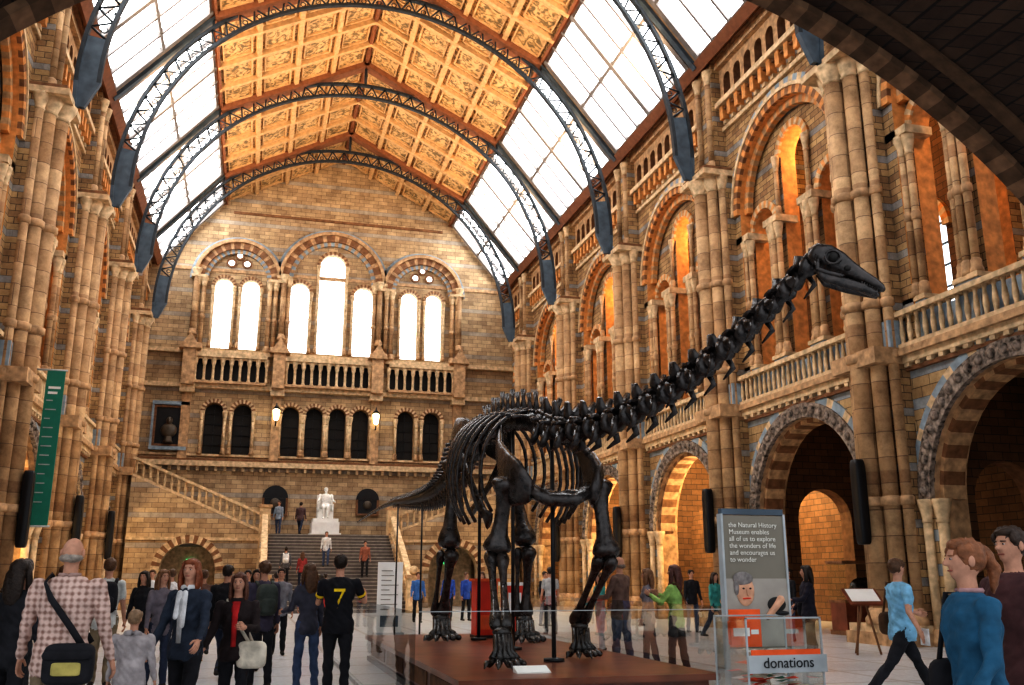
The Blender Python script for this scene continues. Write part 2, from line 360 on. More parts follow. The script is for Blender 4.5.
for s in (GL-2.35,(GL+BC)/2-.1,(GR+BC)/2+.1,GR+2.35):
    mb.bx(PB,s-.35,s+.35,12.3,14.5,0,.9,M_tan)
    v=[PB(s-.6,14.4,d) for d in(0,1.05)]+[PB(s+.6,14.4,d) for d in(0,1.05)]+[PB(s,15.3,d) for d in(0,1.05)]
    mb.add(v,[(0,1,5,4),(2,3,5,4),(1,3,5),(0,1,3,2)],M_tan)
    mb.bx(PB,s-.4,s+.4,11.9,12.5,0,.6,M_cream); mb.bx(PB,s-.25,s+.25,8.1,12,0,.3,M_tan)
    x,y,_=PB(s,0,.4); shaft(mb,x,y,.16,15.3,19.4,M_shaft,8)
for (c,h,zb,zs) in lo:
    mb.ring(PB,c,zs,h,h+.22,0,.16,[M_cream,M_brown],18)
    for e in(-1,1):
        x,y,_=PB(c+e*(h+.12),0,.15); shaft(mb,x,y,.09,8.4,zs,M_cream,8)
    mb.bx(PB,c-h,c+h,8.4,11.5,-.6,-.5,M_void); mb.bx(PB,c-.03,c+.03,8.4,11.4,-.48,-.42,M_black)
    for k in range(4): mb.bx(PB,c-h,c+h,9+k*.6,9.03+k*.6,-.48,-.42,M_black)
for i in range(44): s=WL+.3+i*.5; mb.bx(PB,s-.08,s+.08,7.45,7.7,0,.25,M_cream)
mb.obj('wall_back')
w=MB()
for (c,h,zb,zs) in hi: w.bx(PB,c-h,c+h,zb,zs+h,-.5,-.4,M_win)
w.obj('window_3')
w=MB()
for (c,h,zb,zs) in hi:
    w.bx(PB,c-.02,c+.02,zb,zs+h,-.36,-.32,M_iron2)
    for k in range(6): z=zb+.7+k*.75; (z<zs+h*.6) and w.bx(PB,c-h,c+h,z,z+.025,-.36,-.32,M_iron2)
w.obj('window_4')
def panel_frame(c,z0,z1,hw,arched=True):
    m=MB(); m.bx(PB,c-hw,c+hw,z0,z1,.02,.1,M_black)
    m.bx(PB,c-hw-.12,c-hw,z0,z1,.02,.18,M_brown);m.bx(PB,c+hw,c+hw+.12,z0,z1,.02,.18,M_brown);m.bx(PB,c-hw-.12,c+hw+.12,z0-.12,z0,.02,.2,M_brown)
    if arched: m.ring(PB,c,z1,0,hw+.12,.02,.14,[M_black],16)
    else: m.bx(PB,c-hw-.12,c+hw+.12,z1,z1+.12,.02,.2,M_brown)
    return m
M_bronze=pm('dark_bronze',(.09,.07,.05),.4)
m=panel_frame(-5.0,8.9,11.0,.75,False); m.bx(PB,-6.0,-4.0,8.55,8.75,.01,.4,M_blue); m.bx(PB,-6.0,-5.88,8.75,11.3,.01,.25,M_blue); m.bx(PB,-4.12,-4.0,8.75,11.3,.01,.25,M_blue); m.bx(PB,-6.0,-4.0,11.15,11.35,.01,.3,M_blue)
x,y,_=PB(-5.0,0,.35); m.lathe(x,y,[(8.95,.3),(9.1,.2),(9.3,.2)],M_bronze,10); m.ell((x,y,9.65),(.45,.2,.42),M_bronze); m.ell((x,y,10.2),(.18,.19,.24),M_bronze); m.tube([(x,y,9.8),(x,y,10.1)],[.1,.1],M_bronze); m.ell((x,y-.2,10.16),(.03,.05,.05),M_bronze)
m.obj('bronze_bust_niche')
m=panel_frame(1.1,5.1,6.0,.6); m.ell((1.1,YB-.15,5.7),(.28,.12,.3),M_bronze); m.obj('arched_memorial_plaque')
m=panel_frame(6.4,5.2,6.0,.55); m.ell((6.4,YB-.15,5.7),(.25,.1,.25),M_bronze); m.obj('arched_memorial_plaque.001')
for i,s in enumerate(((GL+BC)/2-.1,(GR+BC)/2+.1)):
    m=MB(); x,y,_=PB(s,0,.75)
    m.tube([(x,YB-.25,10.2),(x,y,10.1),(x,y,10.45)],.04,M_black,6); m.lathe(x,y,[(10.4,.06),(10.5,.14),(11.0,.2),(11.1,.08)],M_lamp,8); m.lathe(x,y,[(11.08,.24),(11.3,.05),(11.45,.03)],M_black,8)
    m.obj('wall_lantern')

# ------------------------------------------------------------------ staircase
mb=MB(); NS=22; RZ=.17; TD=.33; Y0=43.7; SX0=.75; SX1=7.0; LZ=NS*RZ
for i in range(NS):
    mb.box(SX0,SX1,Y0+i*TD,Y0+(i+1)*TD,0,(i+1)*RZ,M_step)
    mb.box(SX0,SX1,Y0+i*TD-.02,Y0+i*TD+.05,(i+1)*RZ-.03,(i+1)*RZ+.003,M_stepn)
YL=Y0+NS*TD
def bal_slope(mb,p0,p1,h=.95,w=.22,sp=.32,along='x'):
    p0=V(p0);p1=V(p1)
    d=p1-p0; n=int(V((d.x,d.y)).length/sp)
    off=V((0,w/2,0)) if along=='x' else V((w/2,0,0))
    def beam(z0,z1,o):
        vs=[p+V((0,0,z))+o*sg for p in(p0,p1) for z in(z0,z1) for sg in(-1,1)]
        mb.add(vs,[(0,1,3,2),(4,6,7,5),(0,4,5,1),(2,3,7,6),(0,2,6,4),(1,5,7,3)],M_cream)
    beam(0,.15,off); beam(h-.15,h,off*1.3)
    for i in range(n):
        p=p0+d*((i+.5)/n); a=p.z+.12;b=p.z+h-.13
        mb.lathe(p.x,p.y,[(a,.08),(a+.1,.055),(a+.3,.085),(b-.12,.05),(b,.085)],M_cream,6)
for x,s in((SX0-.2,-1),(SX1+.2,1)):
    vs=[(x-.2,Y0-.3,0),(x+.2,Y0-.3,0),(x-.2,YL,0),(x+.2,YL,0),(x-.2,Y0-.3,.4),(x+.2,Y0-.3,.4),(x-.2,YL,LZ+.25),(x+.2,YL,LZ+.25)]
    mb.add(vs,[(0,1,5,4),(2,3,7,6),(0,2,6,4),(1,3,7,5),(4,5,7,6)],M_back)
    bal_slope(mb,(x,Y0-.1,.4),(x,YL,LZ+.25),.9,.22,.32,'y')
    mb.box(x-.3,x+.3,Y0-.6,Y0,0,1.5,M_cream); mb.box(x-.36,x+.36,Y0-.66,Y0+.06,1.5,1.65,M_tan); mb.ell((x,Y0-.3,1.85),(.22,.22,.22),M_cream)
    mb.box(x-.28,x+.28,YL-.28,YL+.28,0,LZ+1.35,M_cream); mb.box(x-.34,x+.34,YL-.34,YL+.34,LZ+1.35,LZ+1.5,M_tan)
mb.box(SX0-.4,SX1+.4,YL,YB-.02,LZ-.3,LZ,M_step)
PS=lambda s,z,d:(s,YL-d,z)
for sg in(-1,1):
    xa=SX0-.2 if sg<0 else SX1+.2; xb=WL+.95 if sg<0 else WR-.95
    lo_,hi_=min(xa,xb),max(xa,xb)
    c=(-3.1 if sg<0 else 2*BC+3.1)
    mb.wall(PS,lo_,hi_,0,LZ-.3,[(c,1.35,0,1.9)],0,-.7,M_back,14,M_cream)
    mb.ring(PS,c,1.9,1.35,1.75,0,.12,[M_brown,M_cream],24)
    mb.bx(PS,lo_,hi_,LZ-.35,LZ-.2,0,.1,M_cream)
    za=LZ-.3; zb=6.6
    vs=[(xa,YL,za),(xb,YL,za),(xb,YL,zb),(xa,YL,LZ)]; vs+= [(a,b+.5,c2) for a,b,c2 in vs]
    mb.add(vs,[(0,1,2,3),(4,5,6,7),(2,3,7,6)],M_back)
    n=18
    for i in range(n):
        x0=xa+(xb-xa)*i/n; x1=xa+(xb-xa)*(i+1)/n; z=LZ+(zb-LZ)*(i+1)/n-.1
        mb.box(min(x0,x1),max(x0,x1),YL+.5,YB-.02,LZ-.6,z,M_step)
    bal_slope(mb,(xa,YL+.15,LZ+.02),(xb,YL+.15,zb),1.0,.26,.34,'x')
    mb.box(c-1.5,c+1.5,YL+2.2,YL+2.3,0,3.3,M_cream)
    mb.box(c-.22,c+.22,YL+2.1,YL+2.18,2.3,2.5,emit('exit_sign%d'%sg,(.1,.8,.3),1.2))
mb.obj('grand_staircase')

# ------------------------------------------------------------------ roof
RZt=27.5; EX=7.05; EZ=23.9; GX=10.55; GZ=19.7; YR0=11.8
def slopeP(sg,x0,z0,x1,z1):
    l=math.hypot(x1-x0,z1-z0); tx,tz=(x1-x0)/l,(z1-z0)/l; nx,nz=(tz,-tx)
    return (lambda a,b,c:(XC+sg*(x0+tx*a+nx*c),b,z0+tz*a+nz*c)),l
mb=MB(); sk=MB(); bars=MB()
for sg in(-1,1):
    P,l=slopeP(sg,0,RZt,EX,EZ)
    mb.bx(P,0,l,YR0,YB+.2,-.25,0,M_paint)
    rows=4; nc=4
    for r in range(rows+1):
        a=l*r/rows; w=.16 if r in(0,) else .11
        mb.bx(P,max(a-w,0),min(a+w,l),YR0,YB,0,.2,M_beamr if r in (0,rows) else M_beam)
    for bi in range(6):
        y0=PY[bi]; y1=PY[bi+1] if bi<5 else YB
        n=nc if bi<5 else 2
        for c in range(n):
            y=y0+(y1-y0)*c/n
            mb.bx(P,0,l,y-.11 if c else y-.3,y+.11 if c else y+.3,0,.22 if c else .34,M_beam if c else M_beamr)
            ya=y+.3; yb=y+(y1-y0)/n-.3
            for r in range(rows):
                a0=l*r/rows+.28; a1=l*(r+1)/rows-.28
                for q in ((a0,a1,ya,ya+.07),(a0,a1,yb-.07,yb),(a0,a0+.07,ya,yb),(a1-.07,a1,ya,yb)): mb.bx(P,*q,0,.09,M_beam)
    P,l=slopeP(sg,EX,EZ,GX,GZ)
    for bi in range(6):
        y0=PY[bi]; y1=PY[bi+1] if bi<5 else YB
        sk.bx(P,.25,l-.2,y0+.4,y1-.4,-.12,-.06,M_sky)
        mb.bx(P,0,l,y0-.4,y0+.4,-.2,.06,M_tan); mb.bx(P,0,l,y0-.12,y0+.12,.06,.2,M_bracket)
        mb.bx(P,0,l,y0-.46,y0-.38,-.2,.1,M_beamr); mb.bx(P,0,l,y0+.38,y0+.46,-.2,.1,M_beamr)
        n=max(1,round((y1-y0-.8)/1.2))
        for c in range(n+1):
            y=y0+.4+(y1-y0-.8)*c/n; w=.055 if c%3 else .12
            bars.bx(P,.1,l-.1,y-w,y+w,-.05,.12,M_bar)
        for k in (0,.5,1): a=.2+(l-.4)*k; bars.bx(P,a-.07,a+.07,y0+.4,y1-.4,-.05,.1,M_bar)
    mb.bx(P,-.1,.25,YR0,YB,-.2,.1,M_beamr); mb.bx(P,l-.2,l+.2,YR0,YB,-.2,.15,M_beamr)
    a,b=(XC+sg*(GX-.1)),(WR+.6 if sg>0 else WL-.6)
    mb.box(min(a,b),max(a,b),YR0,YB,19.7,19.85,M_brown)
mb.obj('ceiling'); sk.obj('window_5'); bars.obj('window_6')
def truss(yr):
    mb=MB(); P=lambda s,z,d:(XC+s,yr+d,z); zc=16.0; dd=.09; R0,R1,R2,R3=9.42,9.54,10.06,10.18; ZB=15.15
    for r0,r1 in((R0,R1),(R2,R3)): mb.ring(P,0,zc,r0,r1,-dd,dd,[M_iron],72)
    for sg in(-1,1):
        n=5; vs=[]
        A=math.radians(9)
        for i in range(n+1):
            a=A*i/n
            for r in(R1-.05,R2+.05):
                for d in(-.05,.05): vs.append(P(sg*r*math.cos(a),zc+r*math.sin(a),d))
        fs=[]
        for i in range(n):
            o=i*4; fs+=[(o,o+2,o+6,o+4),(o+1,o+3,o+7,o+5)]
        mb.add(vs,fs,M_bracket)
        for a0,a1,ax in((R0,R1,9.8),(R2,R3,10.02)):
            q=[P(sg*a0,zc,-dd),P(sg*a1,zc,-dd),P(sg*(ax+.12),ZB,-dd),P(sg*ax,ZB,-dd)]
            q2=[(x,y+2*dd,z) for x,y,z in q]
            mb.add(q+q2,[(0,1,2,3),(4,5,6,7),(0,3,7,4),(1,2,6,5),(2,3,7,6)],M_bracket)
        vs=[P(sg*(R1-.05),zc,d) for d in(-.05,.05)]+[P(sg*R2,zc,d) for d in(-.05,.05)]+[P(sg*10.08,ZB,d) for d in(-.05,.05)]+[P(sg*9.85,ZB,d) for d in(-.05,.05)]
        mb.add(vs,[(0,2,4,6),(1,3,5,7)],M_bracket)
    N=42; A0=9; A1=162
    pa=lambda r,t:P(r*math.cos(t),zc+r*math.sin(t),0)
    for i in range(N):
        a=math.radians(A0+A1*i/N); b=math.radians(A0+A1*(i+1)/N); t=(a+b)/2
        mb.tube([pa(R1-.02,a),pa(R2+.02,t)],.04,M_iron,4); mb.tube([pa(R2+.02,t),pa(R1-.02,b)],.04,M_iron,4)
        c=V(pa(9.68,t)); mb.tube([c+V((math.cos(k*pi/4)*.1,0,math.sin(k*pi/4)*.1)) for k in range(8)],.024,M_iron,4,closed=True)
    mb.tube([(XC,yr,26.1),(XC,yr,27.3)],.07,M_iron,6)
    for sg in(-1,1):
        for x in(3,5.2,7):
            z=zc+math.sqrt(10.1**2-x*x); zr=RZt-(RZt-EZ)*x/EX
            if zr>z: mb.tube([(XC+sg*x,yr,z),(XC+sg*x,yr,zr-.1)],.05,M_iron,6)
    mb.obj('roof_truss')
for y in PY[1:]: truss(y)

# foreground arch
mb=MB(); P=lambda s,z,d:(XC+s,7.2+d,z)
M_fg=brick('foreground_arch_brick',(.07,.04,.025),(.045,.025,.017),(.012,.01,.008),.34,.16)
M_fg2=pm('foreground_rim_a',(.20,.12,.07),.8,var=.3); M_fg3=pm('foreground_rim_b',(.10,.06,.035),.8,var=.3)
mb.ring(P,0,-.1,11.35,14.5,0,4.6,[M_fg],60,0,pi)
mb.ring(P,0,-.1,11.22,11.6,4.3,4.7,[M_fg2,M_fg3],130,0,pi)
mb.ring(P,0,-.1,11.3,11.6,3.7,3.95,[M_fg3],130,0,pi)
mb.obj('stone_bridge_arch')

# ------------------------------------------------------------------ diplodocus
DI=empty('diplodocus_skeleton')
def catmull(pts,n):
    pts=[V(p) for p in pts]; P=[pts[0]*2-pts[1]]+pts+[pts[-1]*2-pts[-2]]
    dense=[]
    for i in range(1,len(P)-2):
        for k in range(24):
            t=k/24; a,b,c,d=P[i-1],P[i],P[i+1],P[i+2]
            dense.append(.5*((2*b)+(c-a)*t+(2*a-5*b+4*c-d)*t*t+(3*b-a-3*c+d)*t**3))
    dense.append(P[-2]); Ls=[0]
    for i in range(1,len(dense)): Ls.append(Ls[-1]+(dense[i]-dense[i-1]).length)
    out=[];j=0
    for i in range(n):
        d=Ls[-1]*i/(n-1)
        while j<len(Ls)-2 and Ls[j+1]<d: j+=1
        t=(d-Ls[j])/max(1e-9,Ls[j+1]-Ls[j]); out.append(dense[j].lerp(dense[j+1],t))
    return out
def vert(mb,a,b,size,spine,trans,chev=0,rib=0,bif=False,sw=.2):
    d=b-a; l=d.length; t=d.normalized(); side=t.cross(V((0,0,1))).normalized(); up=side.cross(t)
    c=(a+b)/2
    mb.tube([a+t*l*.04,a+t*l*.15,c,b-t*l*.18,b-t*l*.02],[size*.8,size,size*.62,size*1.05,size*.8],M_bone,10,ref=side)
    if spine>0:
        base=c+up*size*.7
        if bif:
            for e in(-1,1):
                mb.tube([base,base+up*spine*.5+side*e*size*.35,base+up*spine+side*e*size*.6+t*l*.1],[(l*.38,size*.45),(l*.26,size*.28),(l*.14,size*.16)],M_bone,6,ref=t)
        else:
            mb.tube([base,base+up*spine*.55+t*l*.08,base+up*spine+t*l*.22],[(l*.33,size*.4),(l*sw,size*.16),(l*sw*1.1,size*.26)],M_bone,6,ref=t)
        for e in(-1,1):
            mb.cap(base+side*e*size*.3-t*l*.2,base+side*e*size*.55-t*l*.62+up*size*.15,size*.28,size*.2,M_bone,6)
            mb.cap(base+side*e*size*.3+t*l*.2,base+side*e*size*.5+t*l*.55+up*size*.05,size*.26,size*.2,M_bone,6)
    if trans>0:
        for e in(-1,1):
            mb.tube([c+up*size*.4+side*e*size*.5,c+up*size*.45+side*e*(size+trans*.5),c+up*size*.35+side*e*(size+trans)],[(l*.28,size*.25),(l*.16,size*.14),(l*.2,size*.18)],M_bone,6,ref=t)
    if rib>0:
        for e in(-1,1):
            mb.tube([c-up*size*.3+side*e*size*.9,c-up*(size*.8+rib*.3)+side*e*size*1.15,c-up*(size*.9+rib*.55)+side*e*size*1.0-t*l*.5],[size*.32,size*.28,size*.08],M_bone,6)
            mb.cap(c+side*e*size*.8,c+side*e*size*1.1-up*size*.9,size*.22,size*.24,M_bone,6)
    if chev>0:
        for e in(-1,1): mb.tube([b-up*size*.8+side*e*size*.4,b-up*(size*.8+chev*.6)+side*e*size*.12,b-up*(size*.8+chev)-t*(-l*.4)],[size*.18,size*.14,size*.1],M_bone,5)
mb=MB()
neck=catmull([(3.88,12.4,3.62),(3.92,11.7,3.42),(4.15,11.0,3.38),(4.4,10.3,3.47),(4.7,9.3,3.74),(4.93,8.2,4.14),(5.08,7.5,4.48)],16)
for i in range(15):
    t=i/14; sz=.19*(1-t)+.098*t; vert(mb,neck[i],neck[i+1],sz,.25*(1-t)+.11*t,.10*(1-t)+.04*t,rib=.27*(1-t)+.11*t,bif=t<.75)
mb.obj('neck_vertebrae',DI)
mb=MB()
dor=catmull([(3.88,12.4,3.62),(3.88,13.4,3.84),(3.92,15,4.04),(3.95,16.3,4.06),(3.96,17.5,3.95)],16)
for i in range(15): t=i/14; vert(mb,dor[i],dor[i+1],.175,(.19+.15*math.sin(pi*min(1,t*.7+.08)))*(1+.16*(i%2)),.28,sw=.13)
for i in range(1,11):
    p=(dor[i]+dor[i+1])/2; q=math.sin(pi*(i+1.5)/13.0); w=.45+.38*q; h=1.0+.75*q
    for e in(-1,1):
        pts=[];rr=[]
        for k in range(11):
            t=k/10; a=t*2.35
            pts.append(V((p.x+e*(.14+w*math.sin(min(a,2.5))*.98),p.y+.25*t-.05,p.z+.12-h*(1-math.cos(a))/1.7))); rr.append((.062*(1-.3*t),.028))
        mb.tube(pts,rr,M_bone,8,ref=(0,1,0))
mb.obj('back_vertebrae_and_ribs',DI)
mb=MB()
tail=catmull([(3.96,17.5,3.95),(3.96,19,3.62),(3.93,21,3.42),(3.85,23.5,3.45),(3.7,26,3.55),(3.45,28,3.45),(3.1,29.6,3.2)],50)
for i in range(49):
    t=i/48; sz=.21*(1-t)**1.1+.025; vert(mb,tail[i],tail[i+1],sz,.36*(1-t)**2.0 if t<.75 else 0,.24*(1-t)**3 if t<.5 else 0,chev=.42*(1-t)**1.3 if t<.7 else 0)
mb.obj('tail_vertebrae',DI)
mb=MB()
for e in(-1,1):
    x=3.95+e*.42
    mb.tube([(x-e*.05,15.85,4.12),(x,16.15,4.02),(x+e*.04,16.6,3.95),(x,17.1,3.95),(x-e*.08,17.5,3.9)],[(.06,.1),(.06,.32),(.07,.42),(.06,.3),(.05,.1)],M_bone,12,ref=(1,0,0))
    mb.cap((x,16.4,3.7),(x+e*.02,16.3,3.45),.14,.13,M_bone)
    mb.tube([(x,16.3,3.6),(x-e*.1,16.0,3.1),(x-e*.28,15.75,2.6),(x-e*.33,15.6,2.45)],[(.07,.16),(.05,.1),(.05,.1),(.06,.2)],M_bone,8)
    mb.tube([(x,16.7,3.6),(x-e*.15,17.2,3.15),(x-e*.32,17.75,2.75)],[(.06,.16),(.04,.08),(.05,.12)],M_bone,8)
    xs=3.88+e*.62
    mb.tube([(xs-e*.3,13.55,3.86),(xs-e*.12,13.1,3.62),(xs,12.6,3.25),(xs,12.3,2.95),(xs-e*.05,11.95,2.72),(xs-e*.18,11.7,2.6)],[(.05,.2),(.05,.13),(.06,.14),(.08,.3),(.09,.34),(.06,.16)],M_bone,12,ref=(1,0,0))
    mb.ell((xs-e*.38,11.9,2.58),(.26,.2,.08),M_bone,12,6)
mb.tube([(3.5,11.85,2.62),(3.7,11.72,2.5),(4.06,11.72,2.5),(4.25,11.85,2.62)],[(.1,.16),(.09,.06),(.09,.06),(.1,.16)],M_bone,8,ref=(0,0,1))
mb.obj('pelvis_and_shoulder_blades',DI)
def longbone(mb,a,b,r,n=12,flat=1.0,ref=(1,0,0)):
    a=V(a);b=V(b);d=b-a
    pr=[(-.02,.7),(.02,1.4),(.07,1.65),(.13,1.45),(.22,1.0),(.4,.76),(.6,.76),(.78,.95),(.88,1.4),(.95,1.55),(1.0,1.3),(1.03,.7)]
    mb.tube([a+d*t for t,_ in pr],[(r*k*flat,r*k*.9) for _,k in pr],M_bone,n,ref=ref)
    sd=d.normalized().cross(V((0,1,0))).normalized()
    for t in(.95,):
        for e in(-1,1): mb.ell(a+d*t+sd*e*r*.75,(r*.75,r*.95,r*.75),M_bone,10,6)
def foot(mb,x,y,zt,z,sc,claw=True):
    for k in range(5):
        a=(-2+k)*.42; dx=math.sin(a)*.17*sc; dy=-math.cos(a)*.17*sc
        mb.tube([(x+dx*.6,y+dy*.55,zt),(x+dx*.8,y+dy*.8,(zt+z)/2),(x+dx*1.2,y+dy*1.3,z+.1)],[.055*sc,.036*sc,.055*sc],M_bone,6)
        mb.cap((x+dx*1.25,y+dy*1.4,z+.08),(x+dx*1.7,y+dy*2.0,z+.05),.045*sc,.04*sc,M_bone,6)
        if k<3 or not claw: mb.tube([(x+dx*1.75,y+dy*2.1,z+.06),(x+dx*2.1,y+dy*2.6,z+.07),(x+dx*2.4,y+dy*3.0,z+.01)],[.045*sc,.035*sc,.006],M_bone,6)
    mb.ell((x,y-.02,zt+.03),(.13*sc,.12*sc,.07*sc),M_bone,10,6)
PZ=.45
mb=MB()
for (hx,hy),(kx,ky,kz),(ax,ay) in (((3.42,16.5),(3.32,16.35,2.05),(3.32,16.95)),((4.48,16.5),(4.6,15.95,2.1),(4.62,16.15))):
    longbone(mb,(hx,hy,3.58),(kx,ky,kz),.135,12); mb.ell((hx+(.1 if hx<3.9 else -.1),hy,3.55),(.14,.14,.13),M_bone)
    longbone(mb,(kx+.04,ky-.05,kz-.08),(ax+.03,ay,PZ+.42),.09); longbone(mb,(kx-.13,ky+.04,kz-.1),(ax-.12,ay+.02,PZ+.44),.05)
    foot(mb,ax,ay,PZ+.34,PZ,1.25)
mb.obj('hind_limbs',DI)
mb=MB()
for (sx,sy),(ex,ey,ez),(wx,wy) in (((3.24,12.1),(3.16,12.35,1.86),(3.05,11.65)),((4.52,12.1),(4.58,11.95,1.8),(4.48,12.85))):
    longbone(mb,(sx,sy,2.8),(ex,ey,ez),.115,12,1.15)
    longbone(mb,(ex+.06,ey-.05,ez-.05),(wx+.05,wy-.02,PZ+.46),.06); longbone(mb,(ex-.07,ey+.06,ez-.02),(wx-.06,wy+.03,PZ+.46),.06)
    foot(mb,wx,wy,PZ+.38,PZ,1.0)
mb.obj('fore_limbs',DI)
mb=MB()
b0=V((5.07,7.46,4.53)); s0=V((5.55,7.08,4.17)); d=s0-b0; ln=d.length; t=d.normalized(); sd=t.cross(V((0,0,1))).normalized(); up=sd.cross(t)
S=lambda a,b,c: b0+t*(a*ln)+up*b*1.1+sd*c*1.1
def R2(l): return [(a*1.1,b*1.1) for a,b in l]
mb.tube([S(-.08,.0,0),S(.0,.02,0),S(.15,.03,0),S(.32,.02,0),S(.5,.0,0),S(.7,-.02,0),S(.88,-.035,0),S(.99,-.05,0),S(1.03,-.055,0)],R2([(.04,.05),(.08,.1),(.105,.115),(.1,.105),(.08,.08),(.075,.062),(.075,.05),(.06,.036),(.025,.015)]),M_bone,14,ref=sd)
for e in(-1,1):
    mb.ell(S(.27,.03,e*.092),(.05,.05,.05),M_void,10,8)
    mb.tube([S(.27+.1*math.cos(k*pi/6),.03+.06*math.sin(k*pi/6),e*.098) for k in range(12)],.016,M_bone,6,closed=True)
    mb.ell(S(.5,-.01,e*.07),(.04,.03,.03),M_void,10,8)
    mb.tube([S(.1,-.04,e*.09),S(.16,-.12,e*.095),S(.3,-.115,e*.095),S(.5,-.09,e*.085)],[.03,.03,.025,.02],M_bone,6)
    mb.tube([S(.14,-.11,e*.085),S(.28,-.15,e*.085),S(.55,-.14,e*.08),S(.8,-.12,e*.07),S(.97,-.11,e*.04)],[(.02,.04),(.025,.06),(.022,.055),(.022,.045),(.025,.035)],M_bone,6,ref=sd)
    for k in range(7): a=.74+.035*k; mb.tube([S(a,-.07,e*(.07-.004*k)),S(a+.02,-.105,e*(.068-.004*k))],[.009,.004],M_bone,5)
mb.tube([S(.5,-.12,0),S(.8,-.12,0),S(.95,-.115,0),S(1.0,-.11,0)],[(.06,.03),(.07,.035),(.055,.035),(.03,.015)],M_bone,10,ref=sd)
mb.obj('skull',DI)
mb=MB()
for x,y,z in((3.9,12.2,3.5),(3.92,14.3,3.85),(3.95,16.7,3.9)):
    mb.tube([(x,y,PZ),(x,y,z)],.03,M_black,8); mb.lathe(x,y,[(PZ,.14),(PZ+.04,.14),(PZ+.05,.05)],M_black,12)
for y in(19.5,22.5,25.5):
    q=min(tail,key=lambda p:abs(p.y-y)); mb.tube([(q.x,q.y,0),(q.x,q.y,q.z-.05)],.022,M_black,8); mb.lathe(q.x,q.y,[(0,.2),(.04,.2),(.06,.04)],M_black,12)
mb.tube(dor,.045,M_black,6)
mb.obj('steel_armature',DI)
mb=MB()
mb.box(2.3,5.15,10.3,18.6,.05,.38,M_wood); mb.box(2.2,5.25,10.2,18.7,.38,.45,M_wood); mb.box(2.24,5.21,10.24,18.66,0,.08,M_black)
for i in range(4): mb.box(2.28,2.3,10.6+i*2,12.3+i*2,.12,.33,M_brown)
for i in range(2): mb.box(2.5+i*1.35,3.6+i*1.35,10.28,10.3,.12,.33,M_brown)
mb.obj('display_platform')
m=MB()
m.box(4.02,4.42,17.2,17.6,PZ,PZ+1.0,M_red); m.box(3.98,4.46,17.16,17.64,PZ+1.0,PZ+1.05,M_orp); m.box(4.0,4.44,17.18,17.62,PZ,PZ+.05,M_black); m.box(4.06,4.38,17.185,17.2,PZ+.15,PZ+.4,M_orp)
m.obj('red_collection_pillar')
m=MB()
m.add([(3.0,10.75,PZ+.012),(3.4,10.75,PZ+.012),(3.4,10.95,PZ+.07),(3.0,10.95,PZ+.07),(3.0,10.75,PZ),(3.4,10.75,PZ),(3.4,10.95,PZ),(3.0,10.95,PZ)],[(0,1,2,3),(0,1,5,4),(1,2,6,5),(0,3,7,4),(2,3,7,6)],M_white)
m.obj('specimen_label')
mb=MB()
gx=[1.6,3.5,5.45]
for i in range(2): mb.quad((gx[i]+.02,9.41,.06),(gx[i+1]-.02,9.41,.06),(gx[i+1]-.02,9.41,1.18),(gx[i]+.02,9.41,1.18),M_glass)
for x in(1.6,5.45): mb.quad((x,9.45,.06),(x,18.9,.06),(x,18.9,1.18),(x,9.45,1.18),M_glass)
for i in range(2): mb.box(gx[i]+.02,gx[i+1]-.02,9.406,9.414,1.178,1.186,M_iron2)
mb.box(1.57,5.48,9.38,9.44,0,.06,M_iron2); mb.box(1.57,1.63,9.4,18.9,0,.06,M_iron2); mb.box(5.42,5.48,9.4,18.9,0,.06,M_iron2)
mb.obj('glass_barrier')

# ------------------------------------------------------------------ props
def text(s,loc,size,mat,rot,parent,name='lettering',al='CENTER'):
    c=bpy.data.curves.new(name,'FONT'); c.body=s; c.size=size; c.align_x=al; c.extrude=.001; c.materials.append(mat)
    o=bpy.data.objects.new(name,c); o.location=loc; o.rotation_euler=rot; COL.objects.link(o); o.parent=parent; return o
E=empty('donation_box'); m=MB()
x0,x1,y0,y1=2.86,3.36,5.2,5.6
m.box(x0,x1,y0,y1,.0,.80,M_grey); m.box(x0-.02,x1+.02,y0-.02,y1+.02,.78,.82,M_iron2)
m.obj('base',E); m=MB()
for a,b,c,d in((x0,x1,y0,y0),(x0,x1,y1,y1),(x0,x0,y0,y1),(x1,x1,y0,y1)):
    m.quad((a,c,.82),(b,d,.82),(b,d,1.27),(a,c,1.27),M_glass)
m.quad((x0,y0,1.27),(x1,y0,1.27),(x1,y1,1.27),(x0,y1,1.27),M_glass); m.obj('glass_case',E); m=MB()
m.box(x0-.01,x1+.01,y0-.03,y0-.01,.96,1.06,M_iron2)
m.box(x0+.02,x1-.02,y0-.012,y0-.004,1.06,1.09,M_orp)
for a in(x0,x1):
    for b in(y0,y1): m.box(a-.005,a+.005,b-.005,b+.005,.82,1.272,M_iron2)
for b in (y0,y1): m.box(x0-.005,x1+.005,b-.005,b+.005,1.265,1.275,M_iron2)
m.box(x0+.06,x0+.20,y1-.1,y1-.06,1.10,1.24,M_orp); m.box(x0+.075,x0+.185,y1-.11,y1-.1,1.15,1.2,M_white)
m.ell(((x0+x1)/2+.12,(y0+y1)/2,1.29),(.05,.025,.015),M_black,12,6)
M_note=pm('banknotes',(.55,.5,.4),.7,var=.4,scale=20)
for i in range(90):
    a=random.uniform(x0+.03,x1-.11);b=random.uniform(y0+.03,y1-.1);z=.825+.0028*i; q=random.uniform(-.01,.02); m.add([(a,b,z),(a+.08,b+q,z+q),(a+.08-q,b+.05,z+.01),(a-q,b+.05,z)],[(0,1,2,3)],random.choice([M_note,M_red,M_white,M_green,M_orp,M_note,M_note]))
m.obj('frame_and_notes',E)
